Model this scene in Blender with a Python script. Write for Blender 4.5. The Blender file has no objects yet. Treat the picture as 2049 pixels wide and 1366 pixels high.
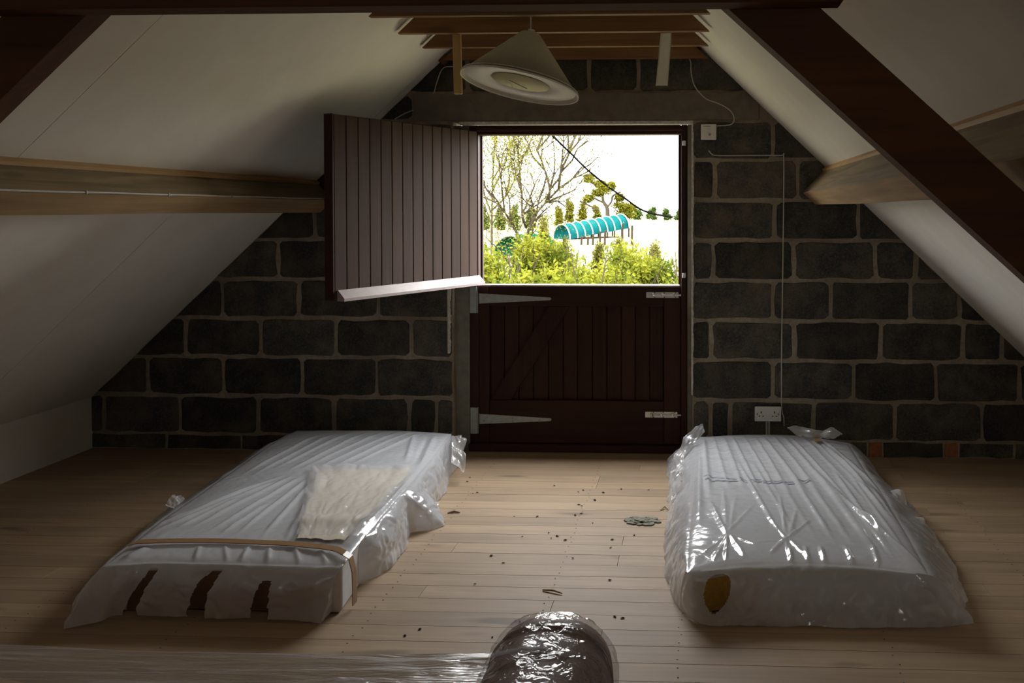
import bpy, bmesh, math, random
from mathutils import Vector, Matrix, noise

random.seed(7)
scene = bpy.context.scene
C = scene.collection

# ------------------------------------------------------------------ camera
F = 1950.0                       # focal length in pixels of a 2049 px wide frame
W, HH = 2049, 1366
YAW, PIT = math.radians(2.8), math.radians(1.2)
CH = 1.42                        # camera height above the boards
VX, VY = 1400.0, 418.0           # where lines running along the room meet
FW = Vector((-math.sin(YAW)*math.cos(PIT), math.cos(YAW)*math.cos(PIT), -math.sin(PIT)))
RT = Vector((math.cos(YAW), math.sin(YAW), 0))
UP = RT.cross(FW)
CX = VX - F*RT.y/FW.y
CY = VY + F*UP.y/FW.y
cam_d = bpy.data.cameras.new('camera')
cam = bpy.data.objects.new('camera', cam_d)
C.objects.link(cam)
cam.matrix_world = Matrix(((RT.x, UP.x, -FW.x, 0), (RT.y, UP.y, -FW.y, 0), (RT.z, UP.z, -FW.z, CH), (0, 0, 0, 1)))
cam_d.sensor_width = 36
cam_d.lens = F/W*36
cam_d.shift_x = (W/2 - CX)/W
cam_d.shift_y = (CY - HH/2)/W
cam_d.clip_start = 0.05
cam_d.clip_end = 500
scene.camera = cam

# ------------------------------------------------------------------ light
world = bpy.data.worlds.new('overcast')
scene.world = world
world.use_nodes = True
wn = world.node_tree.nodes
wl = world.node_tree.links
wn.clear()
tc = wn.new('ShaderNodeTexCoord'); sp = wn.new('ShaderNodeSeparateXYZ'); mr = wn.new('ShaderNodeMapRange')
cr = wn.new('ShaderNodeMix'); cr.data_type = 'RGBA'
bg = wn.new('ShaderNodeBackground'); wo = wn.new('ShaderNodeOutputWorld')
wl.new(tc.outputs['Generated'], sp.inputs[0]); wl.new(sp.outputs[2], mr.inputs[0])
mr.inputs[1].default_value = 0.0; mr.inputs[2].default_value = 1.0
# overcast sky: brighter towards the zenith
cr.inputs[6].default_value = (1.0, 0.99, 0.97, 1); cr.inputs[7].default_value = (2.75, 2.82, 2.9, 1)
wl.new(mr.outputs[0], cr.inputs[0]); wl.new(cr.outputs[2], bg.inputs[0]); wl.new(bg.outputs[0], wo.inputs[0])
SKY = 11.0
bg.inputs[1].default_value = SKY
sun_d = bpy.data.lights.new('sun', 'SUN'); sun_d.energy = 11; sun_d.angle = math.radians(3); sun_d.color = (1, 0.95, 0.84)
sun = bpy.data.objects.new('sun', sun_d); C.objects.link(sun)
sun.rotation_euler = Vector((0.75, 0.38, -0.75)).to_track_quat('-Z', 'Y').to_euler()
por_d = bpy.data.lights.new('door_portal', 'AREA'); por_d.shape = 'RECTANGLE'; por_d.size = 1.17; por_d.size_y = 0.92
por_d.cycles.is_portal = True
por = bpy.data.objects.new('door_portal', por_d); C.objects.link(por)
por.location = (-0.69, 5.74, 1.40)
por.rotation_euler = Vector((0, -1, 0)).to_track_quat('-Z', 'Z').to_euler()
por2_d = bpy.data.lights.new('rear_fill_window_portal', 'AREA'); por2_d.shape = 'RECTANGLE'; por2_d.size = 0.5; por2_d.size_y = 0.36  # sampling portal for the added rear fill window
por2_d.cycles.is_portal = True
por2 = bpy.data.objects.new('rear_fill_window_portal', por2_d); C.objects.link(por2)
por2.location = (-0.7, -2.16, 1.66)
por2.rotation_euler = Vector((0, 1, 0)).to_track_quat('-Z', 'Z').to_euler()
scene.view_settings.view_transform = 'Standard'
scene.view_settings.look = 'None'
scene.view_settings.gamma = 1
scene.view_settings.use_curve_mapping = False
scene.view_settings.exposure = 0.0
scene.cycles.max_bounces = 10
scene.cycles.diffuse_bounces = 7
scene.cycles.transparent_max_bounces = 16

# ------------------------------------------------------------------ measuring helpers
CAMP = Vector((0, 0, CH))
def ray(px, py):
    return FW + RT*((px - CX)/F) - UP*((py - CY)/F)
def on_y(px, py, Y):
    d = ray(px, py); return CAMP + d*(Y/d.y)
def on_z(px, py, Z):
    d = ray(px, py); return CAMP + d*((Z - CH)/d.z)

# ------------------------------------------------------------------ mesh helpers
ORG = {}
def tag(o, label=None, cat=None, group=None, kind=None):
    if label: o['label'] = label
    if cat: o['category'] = cat
    if group: o['group'] = group
    if kind: o['kind'] = kind
    return o
def thing(name, loc, label, cat, group=None, kind=None):
    o = bpy.data.objects.new(name, None); C.objects.link(o)
    o.empty_display_size = 0.1
    o.location = loc; ORG[o.name] = Vector(loc)
    return tag(o, label, cat, group, kind)
def mk(name, verts, faces, mat, parent=None, origin=None, smooth=False):
    if parent is not None: org = ORG[parent.name]
    else: org = Vector(origin) if origin is not None else Vector((0, 0, 0))
    me = bpy.data.meshes.new(name)
    me.from_pydata([tuple(Vector(v) - org) for v in verts], [], faces)
    if smooth:
        me.polygons.foreach_set('use_smooth', [True]*len(me.polygons))
    me.materials.append(mat)
    me.update()
    o = bpy.data.objects.new(name, me); C.objects.link(o)
    if parent is not None: o.parent = parent
    else: o.location = org
    ORG[o.name] = org
    return o
class MB:
    def __init__(s): s.v = []; s.f = []
    def add(s, v, f):
        n = len(s.v); s.v += [Vector(p) for p in v]; s.f += [tuple(i + n for i in q) for q in f]; return s
    def box(s, x0, x1, y0, y1, z0, z1, bev=0.0, M=None):
        if bev <= 0:
            v = [(x, y, z) for z in (z0, z1) for y in (y0, y1) for x in (x0, x1)]
            f = [(0, 2, 3, 1), (4, 5, 7, 6), (0, 1, 5, 4), (2, 6, 7, 3), (0, 4, 6, 2), (1, 3, 7, 5)]
        else:
            bm = bmesh.new(); bmesh.ops.create_cube(bm, size=1)
            for q in bm.verts:
                q.co = Vector(((x0+x1)/2 + q.co.x*(x1-x0), (y0+y1)/2 + q.co.y*(y1-y0), (z0+z1)/2 + q.co.z*(z1-z0)))
            bmesh.ops.bevel(bm, geom=bm.edges[:], offset=bev, segments=1, affect='EDGES', profile=0.5)
            bm.verts.index_update()
            v = [q.co.copy() for q in bm.verts]; f = [tuple(q.index for q in p.verts) for p in bm.faces]
            bm.free()
        if M is not None: v = [M(Vector(p)) for p in v]
        return s.add(v, f)
    def prism(s, poly, d, inset=0.0):
        """poly: list of Vectors in a plane, d: extrude vector; optional chamfer of the start face"""
        n = len(poly); poly = [Vector(p) for p in poly]; d = Vector(d)
        c = sum(poly, Vector())/n
        if inset > 0:
            du = d.normalized()*inset
            a = [p + (c - p).normalized()*inset for p in poly]
            b = [p + du for p in poly]
            e = [p + d for p in poly]
            rings = [a, b, e]
        else:
            rings = [poly, [p + d for p in poly]]
        v = [p for r in rings for p in r]; f = [tuple(range(n)), tuple(reversed(range((len(rings)-1)*n, len(rings)*n)))]
        for k in range(len(rings)-1):
            for i in range(n):
                j = (i+1) % n
                f.append((k*n+j, k*n+i, (k+1)*n+i, (k+1)*n+j))
        return s.add(v, f)
    def tube(s, pts, r, n=8, cap=True):
        pts = [Vector(p) for p in pts]; m = len(pts); rs = r if isinstance(r, (list, tuple)) else [r]*m
        v = []; f = []; prev = None
        for i, p in enumerate(pts):
            t = (pts[min(i+1, m-1)] - pts[max(i-1, 0)])
            t = t.normalized() if t.length > 1e-9 else Vector((0, 0, 1))
            if prev is None:
                a = t.orthogonal().normalized()
            else:
                a = (prev - t*prev.dot(t)); a = a.normalized() if a.length > 1e-6 else t.orthogonal().normalized()
            prev = a; b = t.cross(a)
            for k in range(n):
                w = 2*math.pi*k/n; v.append(p + (a*math.cos(w) + b*math.sin(w))*rs[i])
        for i in range(m-1):
            for k in range(n):
                l = (k+1) % n; f.append((i*n+k, i*n+l, (i+1)*n+l, (i+1)*n+k))
        if cap: f.append(tuple(reversed(range(n)))); f.append(tuple(range((m-1)*n, m*n)))
        return s.add(v, f)
    def lathe(s, prof, c, n=48, M=None, closed=False):
        v = []; f = []; c = Vector(c)
        for (r, z) in prof:
            for k in range(n):
                w = 2*math.pi*k/n; p = Vector((r*math.cos(w), r*math.sin(w), z)); v.append(c + (M @ p if M else p))
        m = len(prof)
        for i in range(m if closed else m-1):
            i2 = (i+1) % m
            for k in range(n):
                l = (k+1) % n; f.append((i*n+k, i*n+l, i2*n+l, i2*n+k))
        return s.add(v, f)
    def build(s, name, mat, parent=None, origin=None, smooth=False):
        return mk(name, s.v, s.f, mat, parent, origin, smooth)
def bez(pts, n=10):
    """Catmull-Rom through points"""
    P = [Vector(p) for p in pts]; P = [P[0]*2 - P[1]] + P + [P[-1]*2 - P[-2]]; out = []
    for i in range(1, len(P)-2):
        for k in range(n):
            t = k/n; a, b, c, d = P[i-1], P[i], P[i+1], P[i+2]
            out.append(0.5*((2*b) + (c-a)*t + (2*a-5*b+4*c-d)*t*t + (3*b-a-3*c+d)*t**3))
    out.append(P[-2]); return out

# ------------------------------------------------------------------ materials
def newmat(name):
    m = bpy.data.materials.new(name); m.use_nodes = True
    nt = m.node_tree; nt.nodes.clear()
    out = nt.nodes.new('ShaderNodeOutputMaterial'); b = nt.nodes.new('ShaderNodeBsdfPrincipled')
    nt.links.new(b.outputs[0], out.inputs[0])
    return m, nt, b, out
def coords(nt, scale=(1, 1, 1), rot=(0, 0, 0), rnd=True):
    t = nt.nodes.new('ShaderNodeTexCoord'); mp = nt.nodes.new('ShaderNodeMapping')
    mp.inputs['Scale'].default_value = scale; mp.inputs['Rotation'].default_value = rot
    nt.links.new(t.outputs['Object'], mp.inputs[0])
    if rnd:
        oi = nt.nodes.new('ShaderNodeObjectInfo'); mu = nt.nodes.new('ShaderNodeMath'); mu.operation = 'MULTIPLY'; mu.inputs[1].default_value = 37.0
        nt.links.new(oi.outputs['Random'], mu.inputs[0])
        cb = nt.nodes.new('ShaderNodeCombineXYZ')
        for i in range(3): nt.links.new(mu.outputs[0], cb.inputs[i])
        nt.links.new(cb.outputs[0], mp.inputs['Location'])
    return mp.outputs[0]
def noise_n(nt, vec, scale, detail=4, rough=0.55, dist=0.0):
    n = nt.nodes.new('ShaderNodeTexNoise'); n.inputs['Scale'].default_value = scale; n.inputs['Detail'].default_value = detail
    n.inputs['Roughness'].default_value = rough; n.inputs['Distortion'].default_value = dist
    nt.links.new(vec, n.inputs['Vector']); return n.outputs[0]
def ramp(nt, fac, stops):
    r = nt.nodes.new('ShaderNodeValToRGB'); e = r.color_ramp.elements
    while len(e) < len(stops): e.new(0.5)
    for i, (p, c) in enumerate(stops):
        e[i].position = p; e[i].color = (c[0], c[1], c[2], 1)
    nt.links.new(fac, r.inputs[0]); return r.outputs[0]
def mixc(nt, fac, a, b, mode='MIX'):
    m = nt.nodes.new('ShaderNodeMix'); m.data_type = 'RGBA'; m.blend_type = mode
    for i, x in ((0, fac), (6, a), (7, b)):
        if isinstance(x, (int, float)): m.inputs[i].default_value = x
        elif isinstance(x, tuple): m.inputs[i].default_value = (*x[:3], 1)
        else: nt.links.new(x, m.inputs[i])
    return m.outputs[2]
def bump(nt, h, strength, dist, bsdf, chain=None):
    b = nt.nodes.new('ShaderNodeBump'); b.inputs['Strength'].default_value = strength; b.inputs['Distance'].default_value = dist
    nt.links.new(h, b.inputs['Height'])
    if chain is not None: nt.links.new(chain, b.inputs['Normal'])
    if bsdf is not None: nt.links.new(b.outputs[0], bsdf.inputs['Normal'])
    return b.outputs[0]
def objvar(nt, col, amt=0.3):
    oi = nt.nodes.new('ShaderNodeObjectInfo'); mr = nt.nodes.new('ShaderNodeMapRange')
    mr.inputs[3].default_value = 1-amt; mr.inputs[4].default_value = 1+amt
    nt.links.new(oi.outputs['Random'], mr.inputs[0])
    h = nt.nodes.new('ShaderNodeHueSaturation'); nt.links.new(mr.outputs[0], h.inputs['Value']); nt.links.new(col, h.inputs['Color'])
    return h.outputs[0]
def m_plain(name, col, rough=0.6, metal=0.0, var=0.15, scale=20, bmp=0.15, spec=0.5):
    m, nt, b, o = newmat(name); v = coords(nt)
    n = noise_n(nt, v, scale, 5)
    c = ramp(nt, n, [(0.25, tuple(x*(1-var) for x in col)), (0.75, tuple(min(1, x*(1+var)) for x in col))])
    nt.links.new(c, b.inputs['Base Color']); b.inputs['Roughness'].default_value = rough; b.inputs['Metallic'].default_value = metal; b.inputs['Specular IOR Level'].default_value = spec
    if bmp: bump(nt, n, bmp, 0.003, b)
    return m
def m_wood(name, dark, light, axis='X', rough=0.6, knots=True, var=0.2, grain=1.0, spec=0.3):
    m, nt, b, o = newmat(name)
    a, q = 1.2*grain, 26*grain
    sc = {'X': (a, q, q), 'Y': (q, a, q), 'Z': (q, q, a)}[axis]
    v = coords(nt, sc)
    g = noise_n(nt, v, 1.0, 6, 0.6, 0.6)
    c = ramp(nt, g, [(0.25, dark), (0.5, tuple((x+y)/2 for x, y in zip(dark, light))), (0.75, light)])
    if knots:
        v2 = coords(nt, {'X': (2.2, 9, 9), 'Y': (9, 2.2, 9), 'Z': (9, 9, 2.2)}[axis])
        k = noise_n(nt, v2, 1.0, 1, 0.4)
        kf = ramp(nt, k, [(0.70, (0, 0, 0)), (0.78, (0.75, 0.75, 0.75))])
        c = mixc(nt, kf, c, tuple(x*0.45 for x in dark))
    v3 = coords(nt, (1.5, 1.5, 1.5)); s = noise_n(nt, v3, 1.0, 3)
    c = mixc(nt, 1.0, c, ramp(nt, s, [(0.3, (0.78, 0.78, 0.78)), (0.7, (1.08, 1.06, 1.02))]), 'MULTIPLY')
    c = objvar(nt, c, var)
    nt.links.new(c, b.inputs['Base Color']); b.inputs['Roughness'].default_value = rough
    b.inputs['Specular IOR Level'].default_value = spec
    bump(nt, g, 0.25, 0.002, b)
    return m
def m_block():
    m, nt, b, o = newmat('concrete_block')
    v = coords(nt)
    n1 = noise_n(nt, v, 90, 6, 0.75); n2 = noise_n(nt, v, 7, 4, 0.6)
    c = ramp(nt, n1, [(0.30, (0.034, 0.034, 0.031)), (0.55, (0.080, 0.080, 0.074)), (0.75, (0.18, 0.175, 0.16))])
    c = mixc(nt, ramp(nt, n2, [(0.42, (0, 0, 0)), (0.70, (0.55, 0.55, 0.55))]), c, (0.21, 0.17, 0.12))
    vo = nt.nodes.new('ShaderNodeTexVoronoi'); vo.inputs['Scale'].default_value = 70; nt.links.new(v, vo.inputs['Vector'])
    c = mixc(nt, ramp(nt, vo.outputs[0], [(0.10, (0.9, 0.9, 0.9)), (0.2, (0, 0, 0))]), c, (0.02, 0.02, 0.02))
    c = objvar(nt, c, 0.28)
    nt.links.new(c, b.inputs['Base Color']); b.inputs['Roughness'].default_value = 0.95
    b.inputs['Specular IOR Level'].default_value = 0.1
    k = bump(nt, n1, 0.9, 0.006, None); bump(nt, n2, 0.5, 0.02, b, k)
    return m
def m_mortar():
    m, nt, b, o = newmat('mortar'); v = coords(nt, rnd=False)
    n = noise_n(nt, v, 40, 6, 0.7); n2 = noise_n(nt, v, 3, 3)
    c = ramp(nt, n, [(0.3, (0.28, 0.24, 0.18)), (0.7, (0.46, 0.40, 0.31))])
    c = mixc(nt, ramp(nt, n2, [(0.4, (0, 0, 0)), (0.65, (0.7, 0.7, 0.7))]), c, (0.18, 0.145, 0.105))
    nt.links.new(c, b.inputs['Base Color']); b.inputs['Roughness'].default_value = 0.95
    bump(nt, n, 0.8, 0.008, b)
    return m
def m_film(name, milk=0.5, tint=(0.77, 0.78, 0.81), rough=0.12, gloss=0.09, crinkle=0.5, scale=9, stretch=(1, 1, 1), dist=0.02, ior=1.5, back=0.25):
    """thin polythene: partly clear, partly milky, with a glossy coat"""
    m = bpy.data.materials.new(name); m.use_nodes = True; nt = m.node_tree; nt.nodes.clear()
    out = nt.nodes.new('ShaderNodeOutputMaterial')
    v = coords(nt, stretch, rnd=False)
    n = noise_n(nt, v, scale, 3, 0.5, 0.6)
    rd = nt.nodes.new('ShaderNodeMath'); rd.operation = 'SUBTRACT'; rd.inputs[1].default_value = 0.5; nt.links.new(n, rd.inputs[0])
    ab = nt.nodes.new('ShaderNodeMath'); ab.operation = 'ABSOLUTE'; nt.links.new(rd.outputs[0], ab.inputs[0])
    bn = bump(nt, ab.outputs[0], crinkle, dist, None)
    tr = nt.nodes.new('ShaderNodeBsdfTransparent'); tr.inputs[0].default_value = (0.97, 0.97, 0.97, 1)
    df = nt.nodes.new('ShaderNodeBsdfDiffuse'); df.inputs[0].default_value = (*tint, 1)
    tl = nt.nodes.new('ShaderNodeBsdfTranslucent'); tl.inputs[0].default_value = (*tint, 1)
    gl = nt.nodes.new('ShaderNodeBsdfAnisotropic'); gl.inputs['Roughness'].default_value = rough; gl.inputs[0].default_value = (1, 1, 1, 1)
    for s in (df, gl): nt.links.new(bn, s.inputs['Normal'])
    m1 = nt.nodes.new('ShaderNodeMixShader'); m1.inputs[0].default_value = back
    nt.links.new(df.outputs[0], m1.inputs[1]); nt.links.new(tl.outputs[0], m1.inputs[2])
    m2 = nt.nodes.new('ShaderNodeMixShader'); m2.inputs[0].default_value = milk
    nt.links.new(tr.outputs[0], m2.inputs[1]); nt.links.new(m1.outputs[0], m2.inputs[2])
    lw = nt.nodes.new('ShaderNodeLayerWeight'); nt.links.new(bn, lw.inputs['Normal'])
    pw = nt.nodes.new('ShaderNodeMath'); pw.operation = 'POWER'; pw.inputs[1].default_value = 4.0; nt.links.new(lw.outputs['Facing'], pw.inputs[0])
    ad = nt.nodes.new('ShaderNodeMath'); ad.operation = 'MULTIPLY_ADD'; ad.use_clamp = True
    ad.inputs[1].default_value = ior - 0.95; ad.inputs[2].default_value = 0.035 + gloss; nt.links.new(pw.outputs[0], ad.inputs[0])
    m3 = nt.nodes.new('ShaderNodeMixShader'); nt.links.new(ad.outputs[0], m3.inputs[0])
    nt.links.new(m2.outputs[0], m3.inputs[1]); nt.links.new(gl.outputs[0], m3.inputs[2])
    nt.links.new(m3.outputs[0], out.inputs[0])
    return m
def m_leaf(name, c1, c2, trans=0.35):
    m = bpy.data.materials.new(name); m.use_nodes = True; nt = m.node_tree; nt.nodes.clear()
    out = nt.nodes.new('ShaderNodeOutputMaterial'); v = coords(nt)
    n = noise_n(nt, v, 1.6, 4, 0.8)
    c = ramp(nt, n, [(0.35, c1), (0.65, c2)])
    df = nt.nodes.new('ShaderNodeBsdfDiffuse'); tl = nt.nodes.new('ShaderNodeBsdfTranslucent')
    nt.links.new(c, df.inputs[0]); nt.links.new(c, tl.inputs[0])
    mx = nt.nodes.new('ShaderNodeMixShader'); mx.inputs[0].default_value = trans
    nt.links.new(df.outputs[0], mx.inputs[1]); nt.links.new(tl.outputs[0], mx.inputs[2]); nt.links.new(mx.outputs[0], out.inputs[0])
    return m

M = {}
M['plaster'] = m_plain('painted_plasterboard', (0.76, 0.735, 0.67), 0.9, var=0.05, scale=5, bmp=0.1)
M['dark'] = m_plain('dark_gap', (0.03, 0.028, 0.025), 0.95)
M['block'] = m_block()
M['mortar'] = m_mortar()
M['fringe'] = m_plain('pale_ragged_mortar', (0.62, 0.60, 0.54), 0.95, var=0.3, scale=60, bmp=0.6)
M['lintel'] = m_plain('cast_concrete', (0.17, 0.15, 0.12), 0.95, var=0.25, scale=14, bmp=0.3)
M['render'] = m_plain('grey_cement_render', (0.20, 0.19, 0.155), 0.95, var=0.25, scale=18, bmp=0.4)
M['floor'] = m_wood('worn_pine_boards', (0.325, 0.225, 0.14), (0.45, 0.33, 0.215), 'X', 0.6, var=0.06, spec=0.2)
M['beam'] = m_wood('dark_stained_timber', (0.085, 0.036, 0.015), (0.17, 0.075, 0.033), 'X', 0.7, knots=False, var=0.1)
M['tie'] = m_wood('brown_rafter_tie', (0.17, 0.085, 0.036), (0.30, 0.16, 0.07), 'X', 0.7, var=0.12)
M['purlin'] = m_wood('weathered_purlin', (0.15, 0.115, 0.065), (0.36, 0.27, 0.15), 'Y', 0.75, var=0.05)
M['purlin_lit'] = m_wood('lit_tan_purlin_face', (0.26, 0.165, 0.08), (0.46, 0.32, 0.17), 'Y', 0.75, var=0.03)  # tan lower face, with the light falling on it put into the colour
M['batten'] = m_wood('raw_pine_batten', (0.42, 0.28, 0.12), (0.60, 0.42, 0.20), 'Z', 0.6, knots=False, var=0.05)
M['battenY'] = m_wood('orange_pine_strip', (0.42, 0.25, 0.11), (0.58, 0.37, 0.18), 'Y', 0.65, knots=False, var=0.05)
M['door'] = m_wood('dark_brown_stain', (0.030, 0.012, 0.009), (0.055, 0.022, 0.016), 'Z', 0.6, knots=False, var=0.15, spec=0.2)
M['doorx'] = m_wood('dark_brown_stain_rail', (0.030, 0.012, 0.009), (0.055, 0.022, 0.016), 'X', 0.6, knots=False, var=0.15, spec=0.2)
M['leaf'] = m_wood('brown_painted_boards', (0.050, 0.030, 0.023), (0.078, 0.047, 0.035), 'Z', 0.7, knots=False, var=0.18, spec=0.12)
M['drip'] = m_plain('pale_pink_weather_bar', (0.34, 0.27, 0.245), 0.5, var=0.08)
M['steel'] = m_plain('galvanised_steel', (0.42, 0.46, 0.45), 0.55, 0.6, var=0.15, scale=40)
M['bolt'] = m_plain('bright_steel_bolt', (0.75, 0.74, 0.72), 0.35, 0.8, var=0.1)
M['white'] = m_plain('white_plastic', (0.78, 0.77, 0.73), 0.4, var=0.03, bmp=0)
M['cable'] = m_plain('pale_cable', (0.55, 0.53, 0.47), 0.5, var=0.1)
M['black'] = m_plain('black_hole', (0.01, 0.01, 0.01), 0.9, bmp=0)
M['grey'] = m_plain('grey_plastic', (0.30, 0.30, 0.29), 0.5, bmp=0)
M['shade'] = m_plain('cream_shade_fabric', (0.46, 0.43, 0.32), 0.9, var=0.05, scale=60)
M['shade_in'] = m_plain('white_shade_lining', (0.74, 0.72, 0.66), 0.9, var=0.04, scale=30)
M['shade_core'] = m_plain('yellowed_diffuser', (0.52, 0.48, 0.28), 0.8, var=0.06)
M['brick'] = m_plain('orange_brick', (0.34, 0.13, 0.06), 0.95, var=0.25, scale=40, bmp=0.5)
M['mattress'] = m_plain('white_ticking', (0.66, 0.65, 0.64), 0.85, var=0.05, scale=30)
M['cream'] = m_plain('cream_fabric', (0.80, 0.72, 0.60), 0.85, var=0.08, scale=12)
M['card'] = m_plain('brown_cardboard', (0.20, 0.12, 0.065), 0.85, var=0.15)
M['foam'] = m_plain('mustard_foam', (0.55, 0.33, 0.07), 0.95, var=0.15, scale=60)
M['tape'] = m_plain('brown_packing_tape', (0.30, 0.17, 0.075), 0.4, var=0.1)
M['ink'] = m_plain('grey_print', (0.16, 0.17, 0.22), 0.7)
M['film_l'] = m_film('milky_polythene', 0.72, crinkle=0.22, scale=9, rough=0.16, dist=0.03, gloss=0.05)
M['film_r'] = m_film('milky_polythene_tight', 0.70, crinkle=0.22, scale=9, rough=0.15, dist=0.03, gloss=0.05)
M['film_c'] = m_film('clear_polythene', 0.45, tint=(0.88, 0.87, 0.86), crinkle=0.3, scale=10, rough=0.12, gloss=0.03, dist=0.03, ior=1.3)
M['stretch'] = m_film('stretch_film', 0.60, tint=(0.86, 0.84, 0.92), crinkle=1.0, scale=8, stretch=(0.6, 7, 7), rough=0.28, gloss=0.30, dist=0.02, back=0.45)
M['stretch_arm'] = m_film('clear_stretch_film', 0.16, tint=(0.6, 0.62, 0.66), crinkle=0.42, scale=26, rough=0.14, gloss=0.02, ior=1.35, dist=0.03)
M['leather'] = m_plain('brown_leather', (0.26, 0.115, 0.08), 0.6, var=0.3, scale=25, bmp=0.3)
M['lichen'] = m_plain('grey_green_flakes', (0.20, 0.195, 0.145), 0.95, var=0.4, scale=60, bmp=0.8)
M['crumb'] = m_plain('dark_crumb', (0.02, 0.016, 0.012), 0.9, bmp=0)
M['straw'] = m_plain('dry_straw', (0.45, 0.34, 0.18), 0.8, bmp=0)
# outside
M['grass'] = m_plain('pale_meadow', (0.095, 0.088, 0.052), 0.95, var=0.6, scale=0.5, bmp=0, spec=0)
M['bark'] = m_plain('grey_bark', (0.03, 0.024, 0.016), 0.95, var=0.3, spec=0)
M['bush'] = m_leaf('bush_leaf', (0.014, 0.026, 0.004), (0.105, 0.105, 0.010))
M['bush2'] = m_leaf('bush_leaf_blue', (0.008, 0.022, 0.009), (0.03, 0.055, 0.02))
M['spray'] = m_leaf('spring_leaf', (0.030, 0.030, 0.007), (0.10, 0.095, 0.018))
M['pine'] = m_leaf('pine_needles', (0.026, 0.028, 0.003), (0.085, 0.078, 0.007))
M['hedge'] = m_leaf('far_hedge_leaf', (0.013, 0.026, 0.005), (0.042, 0.06, 0.012))
M['teal'] = m_plain('turquoise_sheeting', (0.002, 0.032, 0.031), 1.0, var=0.35, scale=1.5, spec=0)
M['green'] = m_plain('emerald_sheeting', (0.001, 0.026, 0.013), 1.0, var=0.3, scale=1.5, spec=0)
M['hoop'] = m_plain('white_hoop', (0.12, 0.13, 0.13), 0.5)
M['wire'] = m_plain('black_wire', (0.004, 0.004, 0.004), 0.9, bmp=0, spec=0)
M['post'] = m_plain('weathered_post', (0.022, 0.016, 0.011), 0.95, spec=0)

# ------------------------------------------------------------------ the room
WY = 5.6                              # inner face of the gable wall
BY = -2.0                             # wall behind the camera
XC, ZR = -0.703, 3.02                 # ridge
SL, SR = 0.935, 0.96                  # slopes
XL, XR = -3.607, 2.125                # knee walls
def zc(x):
    return ZR - (SL*(XC - x) if x < XC else SR*(x - XC))

# ---- floor of pine boards running parallel to the gable
floor = MB().box(XL-0.2, XR+0.2, BY-0.2, WY+0.25, -0.16, -0.024).build('floor', M['dark'])
tag(floor, 'worn pale pine floorboards running across the attic', 'floor', kind='structure')
bw = 0.118
y = WY + 0.13
rows = 0
board_mesh = {}
while y > BY:
    cuts = [XL-0.02]
    x = XL - 0.02 + random.choice((1.1, 1.9, 2.6, 3.3, 0.7))
    while x < XR - 0.4:
        cuts.append(x); x += random.choice((2.4, 3.0, 3.6))
    cuts.append(XR + 0.02)
    dz = random.uniform(-0.0012, 0.0)
    for a, b in zip(cuts[:-1], cuts[1:]):
        MB().box(a+0.0005, b-0.0005, y-bw+0.0006, y-0.0006, -0.022, dz, 0.0008).build('floorboard', M['floor'], floor)
    y -= bw; rows += 1
# nail heads in rows above the joists (too small to pick apart)
nb = MB()
y = WY + 0.13
while y > 1.0:
    for jx in (-2.95, -2.35, -1.75, -1.15, -0.55, -0.065, 0.62, 1.25, 1.85):
        for k in (0.028, 0.09):
            nx = jx + random.uniform(-0.01, 0.01); ny = y - k
            nb.add([(nx + 0.0032*math.cos(w*1.0472), ny + 0.0032*math.sin(w*1.0472), 0.0006) for w in range(6)], [tuple(range(6))])
    y -= bw
tag(nb.build('floor_nails', M['crumb'], floor), kind='stuff')

# ---- ceiling: two slopes, each of plasterboard panels on a dark deck
ceil = thing('ceiling', (0, 0, 0), 'two sloping white plasterboard ceilings meeting at the ridge', 'ceiling', kind='structure')
def slope_pt(side, dx, yy, off=0.0):
    """dx = horizontal distance from ridge, off = distance outwards from the ceiling face"""
    s = SL if side < 0 else SR
    n = Vector((side*s, 0, 1)).normalized()
    return Vector((XC + side*dx, yy, ZR - s*dx)) + n*off
def slab(side, dx0, dx1, y0, y1, o0, o1, name, mat, parent):
    c = [slope_pt(side, dx0, y0, o0), slope_pt(side, dx1, y0, o0), slope_pt(side, dx1, y1, o0), slope_pt(side, dx0, y1, o0)]
    n = Vector((side*(SL if side < 0 else SR), 0, 1)).normalized()
    m = MB(); m.prism(c if side < 0 else list(reversed(c)), n*(o1-o0)); return m.build(name, mat, parent)
DL, DR = XC-XL, XR-XC
for side, D in ((-1, DL), (1, DR)):
    slab(side, -0.12, D+0.25, BY-0.1, WY+0.35, 0.014, 0.20, 'deck', M['dark'], ceil)
def joint_y(px, py, side):
    d = ray(px, py); s = SL if side < 0 else SR
    # Z = ZR - s*|X-XC|
    # CH + d.z t = ZR - s*side*(d.x t - XC)
    t = (ZR - CH + s*side*XC)/(d.z + s*side*d.x); return (CAMP + d*t)
yj1 = (joint_y(330, 27, -1).y + joint_y(60, 290, -1).y)/2
yj2 = (joint_y(330, 442, -1).y + joint_y(250, 520, -1).y)/2
PDX_L, PDX_R = 1.53, 1.415
def panels(side, d0, d1, ys):
    ys = sorted(ys)
    for a, b in zip(ys[:-1], ys[1:]):
        slab(side, d0, d1, a+0.0015, b-0.0015, 0.0, 0.0125, 'plasterboard', M['plaster'], ceil)
panels(-1, 0.0, PDX_L+0.05, [BY, yj1-2.4, yj1, yj1+2.4, WY+0.05] if yj1+2.4 < WY else [BY, yj1-2.4, yj1, WY+0.05])
panels(-1, PDX_L+0.053, DL+0.02, [BY, yj2-2.4, yj2, WY+0.05])
panels(1, 0.0, PDX_R+0.05, [BY, 0.6, WY+0.05])
panels(1, PDX_R+0.053, DR+0.02, [BY, 1.2, WY+0.05])

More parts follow.
